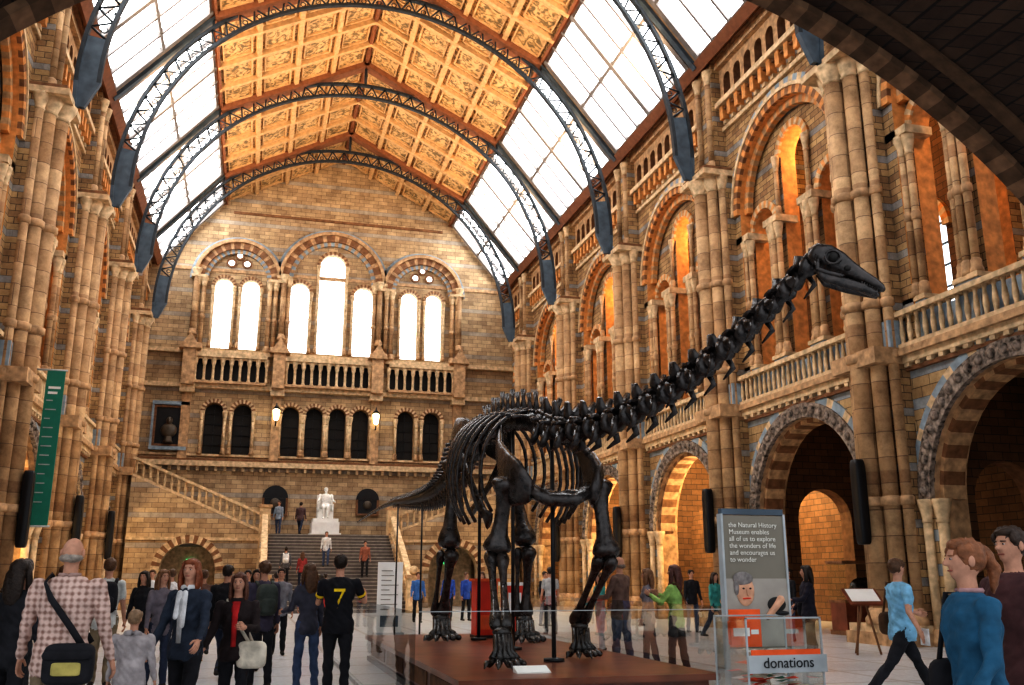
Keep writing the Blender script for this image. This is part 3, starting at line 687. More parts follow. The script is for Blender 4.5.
text('donations',((x0+x1)/2,y0-.035,.99),.085,M_black,(pi/2,0,0),E)
E=empty('information_sign'); m=MB(); so=.12
m.box(2.96+so,3.42+so,5.84,5.88,1.05,1.92,M_grey); m.box(2.945+so,2.96+so,5.83,5.89,0,1.93,M_iron2); m.box(3.42+so,3.435+so,5.83,5.89,0,1.93,M_iron2); m.box(2.9+so,3.48+so,5.7,6.0,0,.03,M_iron2)
M_port=pm('portrait_skin',(.60,.34,.22),.6,var=.25,scale=16); M_ph=pm('portrait_hair',(.22,.20,.19),.7,var=.4,scale=30); M_bg=pm('portrait_background',(.36,.33,.29),.6)
m.box(2.96+so,3.42+so,5.836,5.84,1.06,1.5,M_bg)
m.ell((3.10+so,5.834,1.42),(.068,.006,.10),M_port,20,10); m.ell((3.085+so,5.831,1.50),(.075,.006,.045),M_ph,20,8); m.ell((3.035+so,5.832,1.45),(.02,.006,.06),M_ph,12,8)
m.box(2.965+so,3.20+so,5.833,5.836,1.06,1.3,M_orp); m.box(3.0+so,3.18+so,5.831,5.833,1.14,1.17,M_white)
m.ell((3.33+so,5.833,1.33),(.07,.005,.05),M_void,14,8); m.cap((3.26+so,5.833,1.25),(3.36+so,5.833,1.36),.02,.03,M_port,8)
for dx in(-.02,.03): m.ell((3.105+dx+so,5.827,1.435),(.009,.003,.006),M_void)
m.cap((3.08+so,5.827,1.37),(3.13+so,5.827,1.372),.005,.005,M_red,6); m.cap((3.11+so,5.827,1.425),(3.115+so,5.827,1.395),.006,.009,M_port,6)
m.obj('board',E)
M_lt=pm('pale_lettering',(.75,.73,.66),.6,var=.02)
text('the Natural History\nMuseum enables\nall of us to explore\nthe wonders of life\nand encourages us\nto wonder',(3.0+so,5.833,1.84),.046,M_lt,(pi/2,0,0),E,al='LEFT')
m=MB(); m.box(2.955+so,3.425+so,5.835,5.885,1.925,1.965,M_bracket); m.obj('header',E)
m=MB(); m.box(5.35,5.8,20.2,20.55,0,1.35,M_red); m.box(5.31,5.84,20.16,20.6,1.35,1.42,M_white); m.box(5.43,5.72,20.18,20.2,.7,1.2,M_white); m.box(5.3,5.85,20.15,20.6,0,.06,M_black); m.obj('red_information_kiosk')
m=MB(); m.box(3.45,4.15,26.9,26.96,.05,1.95,M_white); m.box(3.4,4.2,26.7,27.2,0,.05,M_iron2)
for i in range(9): m.box(3.55,3.55+random.uniform(.2,.5),26.885,26.9,1.7-i*.13,1.72-i*.13,M_grey)
m.box(3.55,4.05,26.885,26.9,.2,.5,M_bracket); m.obj('freestanding_notice_board')
m=MB(); m.box(-5.98,-5.5,28.6,28.64,2.9,7.3,M_green); m.tube([(-6.4,28.62,7.3),(-5.45,28.62,7.3)],.03,M_iron2,8); m.tube([(-6.4,28.62,2.9),(-5.45,28.62,2.9)],.03,M_iron2,8)
for i in range(12): m.box(-5.92,-5.92+random.uniform(.12,.3),28.585,28.6,6.4-i*.26,6.43-i*.26,M_iron2)
m.box(-5.9,-5.58,28.585,28.6,6.75,6.82,M_white); m.box(-5.9,-5.65,28.585,28.6,6.6,6.67,M_white)
m.obj('hanging_banner')
for y0 in PY[1:5]:
    for (x,sg) in((WR-1.2,1),(WL+1.2,-1)):
        m=MB(); m.ell((x,y0-.1,3.3),(.14,.15,1.02),M_black,12,14,pw=.25); m.box(min(x,x+sg*.2),max(x,x+sg*.2),y0-.05,y0+.0,3.0,3.5,M_black); m.obj('column_loudspeaker')
for (x,y,w,mt) in ((16.6,23.4,.9,M_brown),(17.2,31,.8,M_wood),(17.0,15.5,1.0,M_wood)):
    m=MB()
    m.box(x-w,x+w,y-.4,y+.4,.0,.12,M_brown); m.box(x-w+.04,x+w-.04,y-.36,y+.36,.12,.85,M_wood); m.box(x-w,x+w,y-.4,y+.4,.85,.92,M_brown)
    m.box(x-w+.03,x+w-.03,y-.37,y+.37,.92,1.9,M_glass); m.box(x-w,x+w,y-.4,y+.4,1.9,1.98,M_brown); m.ell((x,y,1.25),(w*.5,.2,.3),M_bone)
    m.obj('display_case')
m=MB()
x,y=12.2,17.3
for a,b in((-.28,-.1),(.28,-.1),(0,.35)): m.tube([(x+a,y+b,0),(x+a*.3,y,1.0)],.025,M_brown,6)
m.add([(x-.4,y-.2,1.0),(x+.4,y-.2,1.0),(x+.4,y+.1,1.3),(x-.4,y+.1,1.3),(x-.4,y-.2,.96),(x+.4,y-.2,.96),(x+.4,y+.1,1.26),(x-.4,y+.1,1.26)],[(0,1,2,3),(4,5,6,7),(0,1,5,4),(2,3,7,6),(0,3,7,4),(1,2,6,5)],M_wood)
m.add([(x-.34,y-.16,1.05),(x+.34,y-.16,1.05),(x+.34,y+.07,1.29),(x-.34,y+.07,1.29)],[(0,1,2,3)],M_white)
m.obj('reading_lectern')

# ------------------------------------------------------------------ people
SK=[(.52,.29,.20),(.42,.22,.14),(.58,.35,.26),(.25,.12,.07)]
def cm(c,kind='cloth'):
    return pm('%s_%d_%d_%d'%(kind,c[0]*255,c[1]*255,c[2]*255),c,.85 if kind!='hair' else .5,var=.3 if kind!='skin' else .12,scale=9 if kind=='cloth' else 24,bump=.6 if kind!='skin' else .1)
def plaid():
    m,nt,b=newmat('plaid_shirt'); g=nt.nodes.new('ShaderNodeNewGeometry')
    w1=nt.nodes.new('ShaderNodeTexWave'); w1.inputs['Scale'].default_value=7; w1.bands_direction='X'; L(nt,g.outputs['Position'],w1.inputs['Vector'])
    w2=nt.nodes.new('ShaderNodeTexWave'); w2.inputs['Scale'].default_value=7; w2.bands_direction='Z'; L(nt,g.outputs['Position'],w2.inputs['Vector'])
    n=nt.nodes.new('ShaderNodeTexNoise'); n.inputs['Scale'].default_value=22; L(nt,g.outputs['Position'],n.inputs['Vector'])
    a=nt.nodes.new('ShaderNodeMath'); L(nt,w1.outputs['Fac'],a.inputs[0]); L(nt,w2.outputs['Fac'],a.inputs[1])
    a1=nt.nodes.new('ShaderNodeMath'); a1.operation='MULTIPLY'; a1.inputs[1].default_value=.45; L(nt,a.outputs[0],a1.inputs[0])
    a2=nt.nodes.new('ShaderNodeMath'); L(nt,a1.outputs[0],a2.inputs[0]); L(nt,n.outputs['Fac'],a2.inputs[1])
    d=nt.nodes.new('ShaderNodeMath'); d.operation='DIVIDE'; d.inputs[1].default_value=1.6; L(nt,a2.outputs[0],d.inputs[0])
    r=nt.nodes.new('ShaderNodeValToRGB'); r.color_ramp.elements[0].position=.35; r.color_ramp.elements[0].color=(.26,.15,.12,1); r.color_ramp.elements[1].position=.7; r.color_ramp.elements[1].color=(.62,.46,.40,1)
    L(nt,d.outputs[0],r.inputs['Fac']); L(nt,r.outputs['Color'],b.inputs['Base Color']); b.inputs['Roughness'].default_value=.85; return m
def person(name,x,y,z0,yaw,H,top,bot,hair,hs='short',skin=0,near=False,fem=False,wide=1.0,legs=((6,4),(-6,4)),arms=((4,8,12),(4,8,12)),lean=0,head=0,sleeve=True,shoes=(.03,.025,.02),ex=(),topmat=None,allmat=None):
    Ms=cm(SK[skin],'skin'); Mt=topmat or cm(top); Mbm=cm(bot); Mh=cm(hair,'hair'); Msh=cm(shoes)
    if allmat: Ms=Mt=Mbm=Mh=Msh=allmat
    s=H/1.75; mb=MB()
    hipz=.92
    J={}
    for i,sg in enumerate((-1,1)):
        a,b=[math.radians(q) for q in legs[i]]
        hip=V((sg*.095,0,hipz)); kn=hip+V((sg*.012,math.sin(a),-math.cos(a)))*.425; c=a-b
        an=kn+V((0,math.sin(c),-math.cos(c)))*.41; J['hip',sg]=hip;J['kn',sg]=kn;J['an',sg]=an
    dz=.085-min(J['an',-1].z,J['an',1].z)
    la=math.radians(lean); Rl=Matrix.Rotation(-la,3,'X')
    def U(p): p=V(p)-V((0,0,hipz)); return Rl@p+V((0,0,hipz))
    w=wide*(.92 if fem else 1)
    tor=[(.79,.165,.125),(.84,.180,.135),(.90,.178*(1.03 if fem else 1),.132),(.98,.164,.12),(1.07,.145*(.93 if fem else 1.04),.108),(1.18,.157,.118),(1.30,.180,.127),(1.38,.186,.115),(1.435,.150,.09),(1.475,.085,.065)]
    mb.tube([U((0,.012 if z>1.1 else 0,z)) for z,_,_ in tor],[(a*w,b*w) for _,a,b in tor],Mt,18,ref=(1,0,0))
    if fem:
        for e in(-1,1): mb.ell(U((e*.075,.085,1.27)),(.062,.06,.065),Mt,8,6)
    mb.ell((0,0,.88),(.155*w,.112*w,.12),Mbm,14,8)
    for sg in(-1,1):
        h,k,a=J['hip',sg],J['kn',sg],J['an',sg]
        mb.cap(h,k,.090*w,.064,Mbm,12,bulge=.05); mb.cap(k,a,.063,.052,Mbm,12,bulge=.1)
        f=V((0,1,0))
        back=(a.z-J['an',-sg].z)
        if back>.06: f=V((0,math.cos(min(1,back*3)),-math.sin(min(1,back*3))))
        heel=a-f*.05+V((0,0,-.04)); toe=a+f*.16+V((sg*.015,0,-.052))
        mb.cap(heel,toe,(.042,.04),(.042,.03),Msh,10,ref=(1,0,0)); mb.cap(a+V((0,0,.02)),a+V((0,.02,-.03)),.042,.042,Msh,8)
        i=0 if sg<0 else 1; fw,ou,el=[math.radians(q) for q in arms[i][:3]]; inn=math.radians(arms[i][3]) if len(arms[i])>3 else 0
        sh=U((sg*.182*w,.005,1.40)); d=V((sg*math.sin(ou),math.sin(fw)*math.cos(ou),-math.cos(fw)*math.cos(ou))).normalized()
        e=sh+d*.285; f2=fw+el; d2=V((sg*math.sin(ou-inn),math.sin(f2)*math.cos(ou-inn),-math.cos(f2)*math.cos(ou-inn))).normalized()
        wr=e+d2*.245; J['wr',sg]=wr;J['d2',sg]=d2;J['el',sg]=e;J['sh',sg]=sh
        mb.ell(sh+V((-sg*.01,0,0)),(.064*w,.064*w,.06),Mt,10,8)
        if sleeve: mb.cap(sh,e,.058*w,.049,Mt,10); mb.cap(e,wr-d2*.02,.049,.037,Mt,10)
        else:
            m_=sh.lerp(e,.62); mb.cap(sh,m_,.058*w,.055,Mt,10); mb.cap(m_,e,.043,.038,Ms,10); mb.cap(e,wr,.039,.026,Ms,10)
        mb.cap(wr-d2*.03,wr+d2*.02,.025,.024,Ms,8)
    hd=Matrix.Rotation(math.radians(head),3,'Z'); hc=U((0,.012,1.50))
    def Hd(p): return hc+Rl@(hd@(V(p)-V((0,.012,1.50))))
    mb.cap(U((0,0,1.44)),Hd((0,.012,1.56)),.056,.052,Ms,10)
    mb.ell(Hd((0,.012,1.645)),(.073,.092,.105),Ms,16,12,rot=Rl@hd); mb.ell(Hd((0,.045,1.583)),(.046,.052,.05),Ms,12,8,rot=Rl@hd)
    mb.cap(Hd((0,.1,1.655)),Hd((0,.118,1.625)),.012,.017,Ms,8)
    me=bpy.data.meshes.new('tmp'); me.from_pydata(mb.v,[],mb.f); me.update()
    ob=bpy.data.objects.new('tmp',me); COL.objects.link(ob)
    r=ob.modifiers.new('r','REMESH'); r.mode='VOXEL'; r.voxel_size=.0115 if near else .019; r.use_smooth_shade=True
    sm=ob.modifiers.new('s','SMOOTH'); sm.iterations=3 if near else 2; sm.factor=.5
    dg=bpy.context.evaluated_depsgraph_get(); ev=ob.evaluated_get(dg); em=ev.to_mesh()
    bv=BVHTree.FromPolygons([V(v) for v in mb.v],mb.f)
    out=MB()
    for m in mb.mats: out.mi(m)
    ti,bi=(mb.mats.index(Mt),mb.mats.index(Mbm)); off=x*3.1
    for vv in em.vertices:
        p=vv.co.copy()
        idx=bv.find_nearest(p)[2]; mm=mb.m[idx] if idx is not None else -1
        if mm in(ti,bi) and p.z<1.46:
            q=V((p.x*9+off,p.y*9,p.z*(17 if mm==ti else 12)+p.x*14)); f_=noise.noise(q); p+=vv.normal*((f_ if f_<0 else f_*.6)*.019)
        out.v.append(tuple(p))
    for p in em.polygons:
        out.f.append(list(p.vertices)); out.s.append(True)
        idx=bv.find_nearest(p.center)[2]; out.m.append(mb.m[idx] if idx is not None else 0)
    ev.to_mesh_clear(); bpy.data.objects.remove(ob); bpy.data.meshes.remove(me)
    Rh=Rl@hd
    for e in(-1,1):
        if not allmat:
            out.ell(Hd((e*.03,.096,1.652)),(.012,.006,.0055),cm((.50,.42,.38),'eye'),8,6,rot=Rh); out.ell(Hd((e*.03,.100,1.652)),(.0058,.0045,.0055),M_void,6,5,rot=Rh)
            out.cap(Hd((e*.016,.102,1.670)),Hd((e*.045,.092,1.669)),.0045,.003,Mh,5)
        out.ell(Hd((e*.076,.005,1.64)),(.012,.02,.032),Ms,8,6,rot=Rh)
    if not allmat: out.cap(Hd((-.02,.094,1.59)),Hd((.02,.094,1.59)),.0055,.0055,cm((.34,.12,.09),'lip'),6)
    h0=len(out.v)
    if hs!='bald':
        out.ell(Hd((0,-.012,1.668)),(.086,.1,.1),Mh,22,16,rot=Rh)
        out.ell(Hd((0,.045,1.722)),(.066,.05,.035),Mh,16,10,rot=Rh)
        for e in(-1,1): out.ell(Hd((e*.066,.03,1.69)),(.018,.05,.045),Mh,10,8,rot=Rh)
    else: out.ell(Hd((0,-.014,1.605)),(.079,.083,.04),Mh,14,8,rot=Rh)
    if hs=='long':
        out.tube([Hd((0,-.02,1.70)),Hd((0,-.055,1.62)),Hd((0,-.07,1.56)),Hd((0,-.075,1.5)),Hd((0,-.08,1.42)),Hd((0,-.085,1.36)),Hd((0,-.088,1.33))],[(.07,.05),(.093,.065),(.098,.055),(.1,.05),(.09,.035),(.06,.02),(.03,.008)],Mh,18,ref=(1,0,0))
        for e in(-1,1): out.tube([Hd((e*.07,.02,1.70)),Hd((e*.088,.02,1.6)),Hd((e*.09,.03,1.5)),Hd((e*.08,.05,1.42))],[(.02,.035),(.022,.045),(.022,.04),(.01,.015)],Mh,8,ref=(1,0,0))
    if hs=='tail':
        out.cap(Hd((0,-.1,1.69)),Hd((0,-.15,1.6)),.04,.034,Mh,10); out.cap(Hd((0,-.15,1.6)),Hd((0,-.13,1.48)),.034,.012,Mh,10)
    if hs=='beard': out.ell(Hd((0,.06,1.55)),(.055,.055,.08),Mh,12,8,rot=Rh)
    for k in range(h0,len(out.v)):
        p=V(out.v[k]); q=p-V((0,0,1.62)); q.normalize()
        p+=q*noise.noise(V((p.x*60+off,p.y*60,p.z*14)))*.012; out.v[k]=tuple(p)
    for sg in(-1,1):
        wr=J['wr',sg]; d=J['d2',sg]; ln=V((0,1,0)) if abs(d.y)<.8 else V((sg*-.2,0,1)); wd=(ln-d*ln.dot(d)).normalized(); nm=V((-sg,0,0)); nm=(nm-d*nm.dot(d)-wd*nm.dot(wd)).normalized()
        out.tube([wr,wr+d*.03,wr+d*.075,wr+d*.092],[(.024,.017),(.036,.016),(.04,.014),(.034,.011)],Ms,8,ref=wd)
        for k,(o,l) in enumerate(((.029,.068),(.010,.078),(-.009,.072),(-.027,.056))):
            b_=wr+d*.086+wd*o; p1=b_+d*l*.45+nm*.006; p2=p1+d*l*.3+nm*l*.25; p3=p2+d*l*.1+nm*l*.25
            out.tube([b_,p1,p2,p3],[.0095,.0088,.008,.006],Ms,6)
        b_=wr+d*.03+wd*.03; out.tube([b_,b_+d*.025+wd*.022+nm*.01,b_+d*.05+wd*.026+nm*.022,b_+d*.062+wd*.022+nm*.03],[.013,.012,.010,.007],Ms,6)
    for q in ex:
        k=q[0]; m=cm(q[1]) if len(q)>1 else None
        if k=='backpack':
            out.ell(U((0,-.19,1.22)),(.15,.095,.22),m,16,12,pw=.55); out.ell(U((0,-.28,1.14)),(.11,.04,.1),m,12,8,pw=.55)
            for e in(-1,1): out.tube([U((e*.1,-.13,1.4)),U((e*.115,-.02,1.475)),U((e*.115,.115,1.38)),U((e*.12,.13,1.2)),U((e*.13,0,1.05)),U((e*.11,-.12,1.05))],[(.025,.01)]*6,m,6)
        if k=='bag':
            sg=q[2]; out.ell(V((sg*.2,.08,.86)),(.17,.05,.15),m,14,10,pw=.45)
            out.tube([U((sg*.19,-.1,.95)),U((sg*.06,-.14,1.2)),U((-sg*.1,-.09,1.46)),U((-sg*.12,.05,1.46)),U((0,.14,1.25)),U((sg*.18,.08,.97))],[(.02,.008)]*6,m,6,ref=(0,0,1))
        if k=='backbag':
            out.ell(V((.12,-.2,.88)),(.17,.055,.14),m,16,10,pw=.4); out.ell(V((.12,-.252,.85)),(.10,.01,.045),cm((.42,.36,.12)),12,8,pw=.3); out.ell(V((.12,-.25,.94)),(.17,.015,.03),m,12,6,pw=.4)
            out.tube([U((.22,-.15,.95)),U((.10,-.165,1.12)),U((-.06,-.16,1.32)),U((-.125,-.12,1.43)),U((-.13,0,1.485)),U((-.05,.14,1.3)),U((.16,.14,1.0))],[(.024,.008)]*7,m,6,ref=(0,0,1))
        if k=='scarf': out.tube([U((.07*math.cos(a),.07*math.sin(a)+.0,1.475)) for a in [j*pi/5 for j in range(10)]],.03,m,8,closed=True); out.cap(U((-.03,.13,1.42)),U((-.04,.16,1.12)),(.035,.012),(.03,.01),m,8,ref=(1,0,0)); out.cap(U((.03,.13,1.42)),U((.04,.16,1.2)),(.035,.012),(.03,.01),m,8,ref=(1,0,0))
        if k=='collar': out.tube([U((.068*math.cos(a),.06*math.sin(a),1.485)) for a in [j*pi/5 for j in range(10)]],.016,m,6,closed=True)
        if k=='shirtfront':
            out.tube([U((0,.105,1.44)),U((0,.138,1.36)),U((0,.147,1.25)),U((0,.14,1.1)),U((0,.135,.95))],[(.05,.01),(.045,.01),(.035,.012),(.03,.012),(.028,.01)],m,6,ref=(1,0,0))
        if k=='hood': out.tube([U((.085*math.cos(a),-.03+.07*math.sin(a),1.46+.02*math.sin(a+pi))) for a in [j*pi/6 for j in range(12)]],.035,m,8,closed=True)
        if k=='seven':
            m=cm((.85,.55,.02)); out.bx(lambda a,b,c:U((a,b,c)),-.07,.07,-.139,-.12,1.30,1.335,m)
            out.tube([U((.05,-.128,1.31)),U((.0,-.122,1.2)),U((-.02,-.115,1.1))],[(.016,.01)]*3,m,4)
            for sg in(-1,1):
                e=J['el',sg]; sh=J['sh',sg]; out.tube([sh.lerp(e,.55),sh.lerp(e,.66)],[.06,.06],m,10)
            out.tube([U((0,.005,.99)),U((0,.005,1.01))],[(.17,.126)]*2,m,16,ref=(1,0,0))
        if k=='camera':
            c=(J['wr',-1]+J['wr',1])/2+V((0,.08,.0)); out.ell(c,(.065,.025,.04),M_black,10,8,pw=.4); out.tube([c,c+V((0,.06,0))],[.028,.028],M_black,10)
        if k=='paper':
            c=J['wr',1]+J['d2',1]*.1; out.bx(lambda a,b,d:c+V((a,b,d)),-.1,.1,-.0,.01,-.07,.12,m)
        if k=='shoulderbag':
            sg=q[2]; out.ell(V((sg*.24,.0,.98)),(.06,.16,.14),m,14,10,pw=.5); out.tube([V((sg*.24,-.1,1.1)),U((sg*.2,-.04,1.47)),U((sg*.2,.04,1.47)),V((sg*.24,.1,1.1))],[(.014,.014)]*4,m,6)
    M4=Matrix.Translation((x,y,z0))@Matrix.Rotation(math.radians(yaw),4,'Z')@Matrix.Scale(s,4)
    M5=M4@Matrix.Translation((0,0,dz))
    out.v=[tuple(M5@V(v)) for v in out.v]
    return out.obj(name)
BLK=(.018,.018,.022);DB=(.03,.04,.07);JN=(.06,.085,.15);GR=(.20,.20,.22);WH=(.62,.62,.62);BR=(.10,.05,.025);HB=(.025,.015,.01);KH=(.22,.17,.11);TEAL=(.05,.25,.23)
stand=((2,3),(-3,3)); walk=((24,6),(-20,18)); walk2=((-18,22),(22,5))
person('man_in_plaid_shirt',-1.31,7.84,0,-8,1.80,WH,KH,(.3,.26,.22),'bald',near=True,wide=1.15,legs=stand,arms=((6,12,18),(4,12,15)),topmat=plaid(),ex=(('backbag',BLK),('collar',(.45,.31,.27))))
person('woman_in_dark_coat',-1.98,9.4,0,-25,1.66,BLK,BLK,HB,'long',fem=True,near=True,arms=((30,10,70),(6,8,15)),ex=(('shoulderbag',BR,-1),))
person('child_in_grey_hoodie',-.98,9.35,0,-10,1.22,(.36,.33,.33),(.16,.14,.14),(.26,.17,.10),near=True,wide=1.18,legs=stand,ex=(('hood',(.36,.33,.33)),))
person('woman_with_white_scarf',-.55,9.8,0,150,1.68,(.03,.04,.06),BLK,(.22,.07,.03),'long',fem=True,near=True,wide=1.12,head=10,arms=((20,14,30),(10,10,20)),ex=(('scarf',WH),('shirtfront',(.4,.4,.4))))
person('woman_with_white_handbag',-.1,10.25,0,170,1.55,(.03,.02,.02),BLK,(.12,.05,.03),'long',fem=True,near=True,wide=1.15,arms=((22,10,75,30),(10,12,30)),ex=(('shirtfront',(.5,.03,.03)),('bag',(.62,.56,.46),-1)))
person('man_in_football_jersey',1.14,12.75,0,-4,1.80,(.012,.012,.016),BLK,HB,near=True,wide=1.15,sleeve=False,legs=((4,3),(-6,3)),arms=((30,10,70,10),(30,24,80,20)),ex=(('seven',),))
person('visitor_in_jeans',.80,13.6,0,20,1.7,(.06,.06,.08),JN,BR,'long',fem=True,arms=((20,8,60),(5,8,10)))
person('man_with_red_backpack',1.42,23.6,0,0,1.80,(.05,.1,.3),JN,HB,legs=walk,ex=(('backpack',(.75,.03,.04)),))
person('man_in_white_shirt',-1.98,15.0,0,5,1.78,(.55,.57,.55),KH,BR,sleeve=False,ex=(('backpack',BLK),))
person('visitor_in_black_jacket',-1.86,18.7,0,160,1.68,BLK,BLK,HB,'long',fem=True,legs=walk)
person('visitor_in_white_jacket',-1.7,22.9,0,20,1.75,WH,DB,BR,legs=walk2)
person('visitor_in_black_jacket',-.35,16.1,0,-20,1.76,BLK,DB,HB,legs=walk,wide=1.1)
person('visitor_in_black_jacket',.12,17.1,0,170,1.65,(.04,.03,.05),BLK,HB,'long',fem=True,ex=(('shirtfront',WH),))
person('visitor_in_brown_coat',-.9,20.4,0,10,1.72,(.14,.08,.06),DB,BR,legs=walk)
person('visitor_in_grey_top',.62,20.3,0,180,1.70,GR,BLK,HB,legs=stand)
person('visitor_in_grey_top',.75,29.0,0,0,1.72,(.2,.25,.3),JN,HB,legs=walk2)
person('visitor_in_blue_top',2.0,31.5,0,170,1.72,(.05,.1,.35),BLK,HB)
person('visitor_in_red_top',-.3,31,0,20,1.70,(.5,.05,.04),JN,BR,'long',fem=True)
person('visitor_in_dark_top',-2.6,12.6,0,25,1.72,(.05,.05,.06),BLK,HB,'short')
person('visitor_in_brown_coat',-2.9,16.9,0,-30,1.70,(.16,.09,.05),BLK,BR,'long',fem=True)
person('visitor_in_grey_top',-1.2,14.6,0,-150,1.62,(.16,.14,.16),DB,(.2,.1,.05),'long',fem=True)
person('visitor_in_dark_top',.2,14.2,0,15,1.74,(.07,.06,.09),BLK,BR,ex=(('backpack',(.06,.07,.06)),))
person('visitor_in_dark_top',-.05,24.3,0,170,1.75,(.06,.07,.12),BLK,HB,legs=walk)
person('visitor_in_red_top',2.0,28.3,0,10,1.66,(.5,.06,.05),BLK,HB,'long',fem=True,legs=walk2)
person('visitor_in_white_top',-2.5,27,0,180,1.72,WH,JN,BR)
person('visitor_in_dark_top',-1.4,29.5,0,60,1.74,BLK,DB,HB)
person('visitor_in_dark_top',2.6,35,0,0,1.74,BLK,DB,HB,legs=walk)
person('visitor_in_dark_top',1.2,38,0,190,1.72,(.1,.1,.14),DB,HB,legs=walk2)
person('visitor_climbing_stairs',1.55,45.85,7*RZ,0,1.74,(.12,.12,.13),BLK,HB,legs=((35,35),(0,0)),ex=(('backpack',WH),))
person('visitor_climbing_stairs',2.3,45.5,6*RZ,0,1.68,(.3,.05,.05),DB,BR,'long',fem=True,legs=((35,35),(0,0)))
person('visitor_descending_stairs',3.5,47.5,12*RZ,180,1.70,WH,JN,BR,legs=((25,25),(0,0)))
person('visitor_descending_stairs',5.3,46.5,9*RZ,180,1.74,(.3,.12,.08),BLK,HB,legs=((25,25),(0,0)))
person('visitor_on_landing',1.25,51.6,LZ,160,1.76,(.25,.3,.36),JN,BR)
person('visitor_on_landing',2.4,51.9,LZ,-20,1.80,(.10,.06,.06),DB,HB,wide=1.1,legs=walk)
person('museum_guide_in_blue',7.0,34.4,0,150,1.76,(.04,.1,.4),BLK,HB)
person('museum_guide_in_blue',7.7,34.6,0,200,1.72,(.04,.1,.4),BLK,BR)
person('museum_guide_in_blue',5.75,33.7,0,180,1.72,(.06,.16,.4),BLK,BR)
person('man_in_grey_shirt',8.1,25.6,0,0,1.80,(.42,.42,.42),BLK,HB,sleeve=False)
person('visitor_in_white_top',6.6,27.5,0,160,1.68,WH,JN,BR,'long',fem=True)
person('visitor_in_dark_top',9.3,30.0,0,200,1.72,BLK,JN,HB)
person('visitor_in_red_top',10.4,33.0,0,150,1.70,(.45,.08,.05),JN,BR)
person('girl_in_teal_top',7.25,19.4,0,100,1.62,TEAL,(.5,.5,.5),BR,'long',fem=True,arms=((20,8,70),(10,8,60)))
person('bald_man_in_brown_jacket',6.05,15.2,0,40,1.86,(.16,.10,.08),JN,(.2,.15,.12),'bald',near=True,wide=1.12,arms=((20,10,60),(10,10,50)))
person('woman_in_grey_cardigan',6.72,15.6,0,60,1.66,(.22,.20,.22),DB,(.2,.1,.05),'long',fem=True,near=True)
person('woman_in_green_top',6.45,13.9,0,40,1.70,(.30,.48,.15),BLK,(.10,.04,.03),'long',fem=True,near=True,arms=((35,8,85,20),(35,8,85,20)),ex=(('camera',),('bag',BR,1)))
person('visitor_in_dark_top',12.3,25.4,0,180,1.74,BLK,JN,HB)
person('visitor_in_teal_top',11.6,22.6,0,200,1.70,TEAL,DB,HB,'long',fem=True,legs=walk)
person('woman_in_black_dress',9.75,15.4,0,70,1.72,(.02,.018,.03),BLK,HB,'long',fem=True,wide=1.15,arms=((30,10,60),(10,20,30)),ex=(('shoulderbag',BLK,1),))
person('man_in_black_shirt',12.9,21.2,0,100,1.76,BLK,JN,HB)
person('man_in_grey_shirt',10.4,19.4,0,220,1.74,(.3,.28,.26),BLK,HB)
person('man_in_light_blue_shirt',8.1,10.7,0,-100,1.84,(.22,.45,.62),BLK,BR,near=True,wide=1.15,sleeve=False,legs=((30,6),(-30,14)),arms=((25,12,55),(-12,20,30)),head=20,ex=(('shoulderbag',BR,-1),('paper',WH)))
person('woman_in_blue_jacket',3.80,4.42,0,75,1.76,(.025,.11,.19),DB,(.24,.10,.045),'tail',near=True,fem=True,wide=1.2,legs=walk,arms=((10,12,30),(-5,12,30)),ex=(('collar',(.4,.25,.25)),('shoulderbag',BLK,1)))
person('man_in_dark_jacket',4.75,5.1,0,95,1.82,(.08,.035,.035),DB,(.05,.03,.02),near=True,wide=1.1)
E=empty('seated_marble_statue')
o=person('seated_figure',3.85,54.2,LZ+1.0,180,2.2,WH,WH,WH,'beard',wide=1.35,near=True,legs=((82,80),(78,90)),arms=((28,14,50),(28,14,50)),allmat=M_marble); o.parent=E
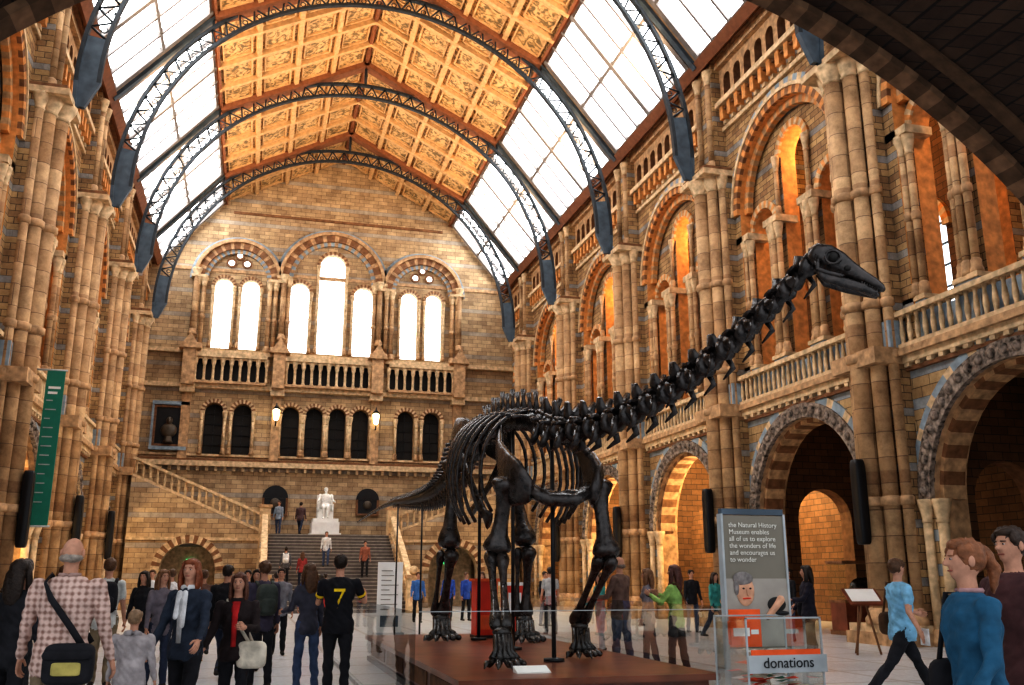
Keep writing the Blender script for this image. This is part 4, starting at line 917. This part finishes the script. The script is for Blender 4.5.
m=MB(); m.box(3.1,4.6,53.3,55.3,LZ,LZ+.8,M_marble); m.box(3.0,4.7,53.2,55.4,LZ,LZ+.2,M_marble); m.box(3.15,4.55,53.4,55.2,LZ+.8,LZ+1.0,M_marble)
m.box(3.4,4.3,54.0,54.95,LZ+1.0,LZ+1.48,M_marble); m.box(3.4,4.3,54.75,54.95,LZ+1.4,LZ+2.4,M_marble)
for e in(3.4,4.2): m.box(e,e+.1,54.0,54.9,LZ+1.4,LZ+1.85,M_marble)
m.obj('plinth_and_chair',E)

# ------------------------------------------------------------------ lights
def light(kind,loc,e,col,size=.3,rot=None,name='lamp',**k):
    l=bpy.data.lights.new(name,kind); l.energy=e; l.color=col
    if kind in('POINT','SPOT'): l.shadow_soft_size=size
    for a,b in k.items(): setattr(l,a,b)
    o=bpy.data.objects.new(name,l); o.location=loc
    if rot: o.rotation_euler=rot
    COL.objects.link(o); return o
for i in range(5):
    yc=(PY[i]+PY[i+1])/2
    for sg,X in((1,WR+1.9),(-1,WL-1.9)):
        light('POINT',(X,yc,15.0),300,(1,.55,.24),name='gallery_lamp')
        light('POINT',(X+sg*.6,yc,5.2),(10,18,900,900,500)[i],(1,.72,.36),name='aisle_lamp')
for y in PY[1:5]:
    for sg in(-1,1):
        o=light('SPOT',(XC+sg*9.6,y+1.2,19.0),2100,(1,.70,.42),.4,name='ceiling_uplighter',spot_size=math.radians(120),spot_blend=.8)
        d=V((-sg*5,2.0,6)); o.rotation_euler=d.to_track_quat('-Z','Y').to_euler()
W=bpy.data.worlds.new('World'); SC.world=W; W.use_nodes=True
bg=W.node_tree.nodes['Background']; bg.inputs[0].default_value=(.93,.95,1,1); bg.inputs[1].default_value=.85

# ------------------------------------------------------------------ camera
cam=bpy.data.cameras.new('camera'); co=bpy.data.objects.new('camera',cam); COL.objects.link(co); SC.camera=co
cam.sensor_width=36; cam.lens=36*930/1024; cam.clip_end=300
co.location=(0,0,1.5); co.rotation_euler=(math.radians(90+14.24),0,math.radians(-15.27))
SC.view_settings.view_transform='Standard'
SC.view_settings.exposure=.1
try: SC.view_settings.look='High Contrast'
except Exception as ex_: print('look',ex_)
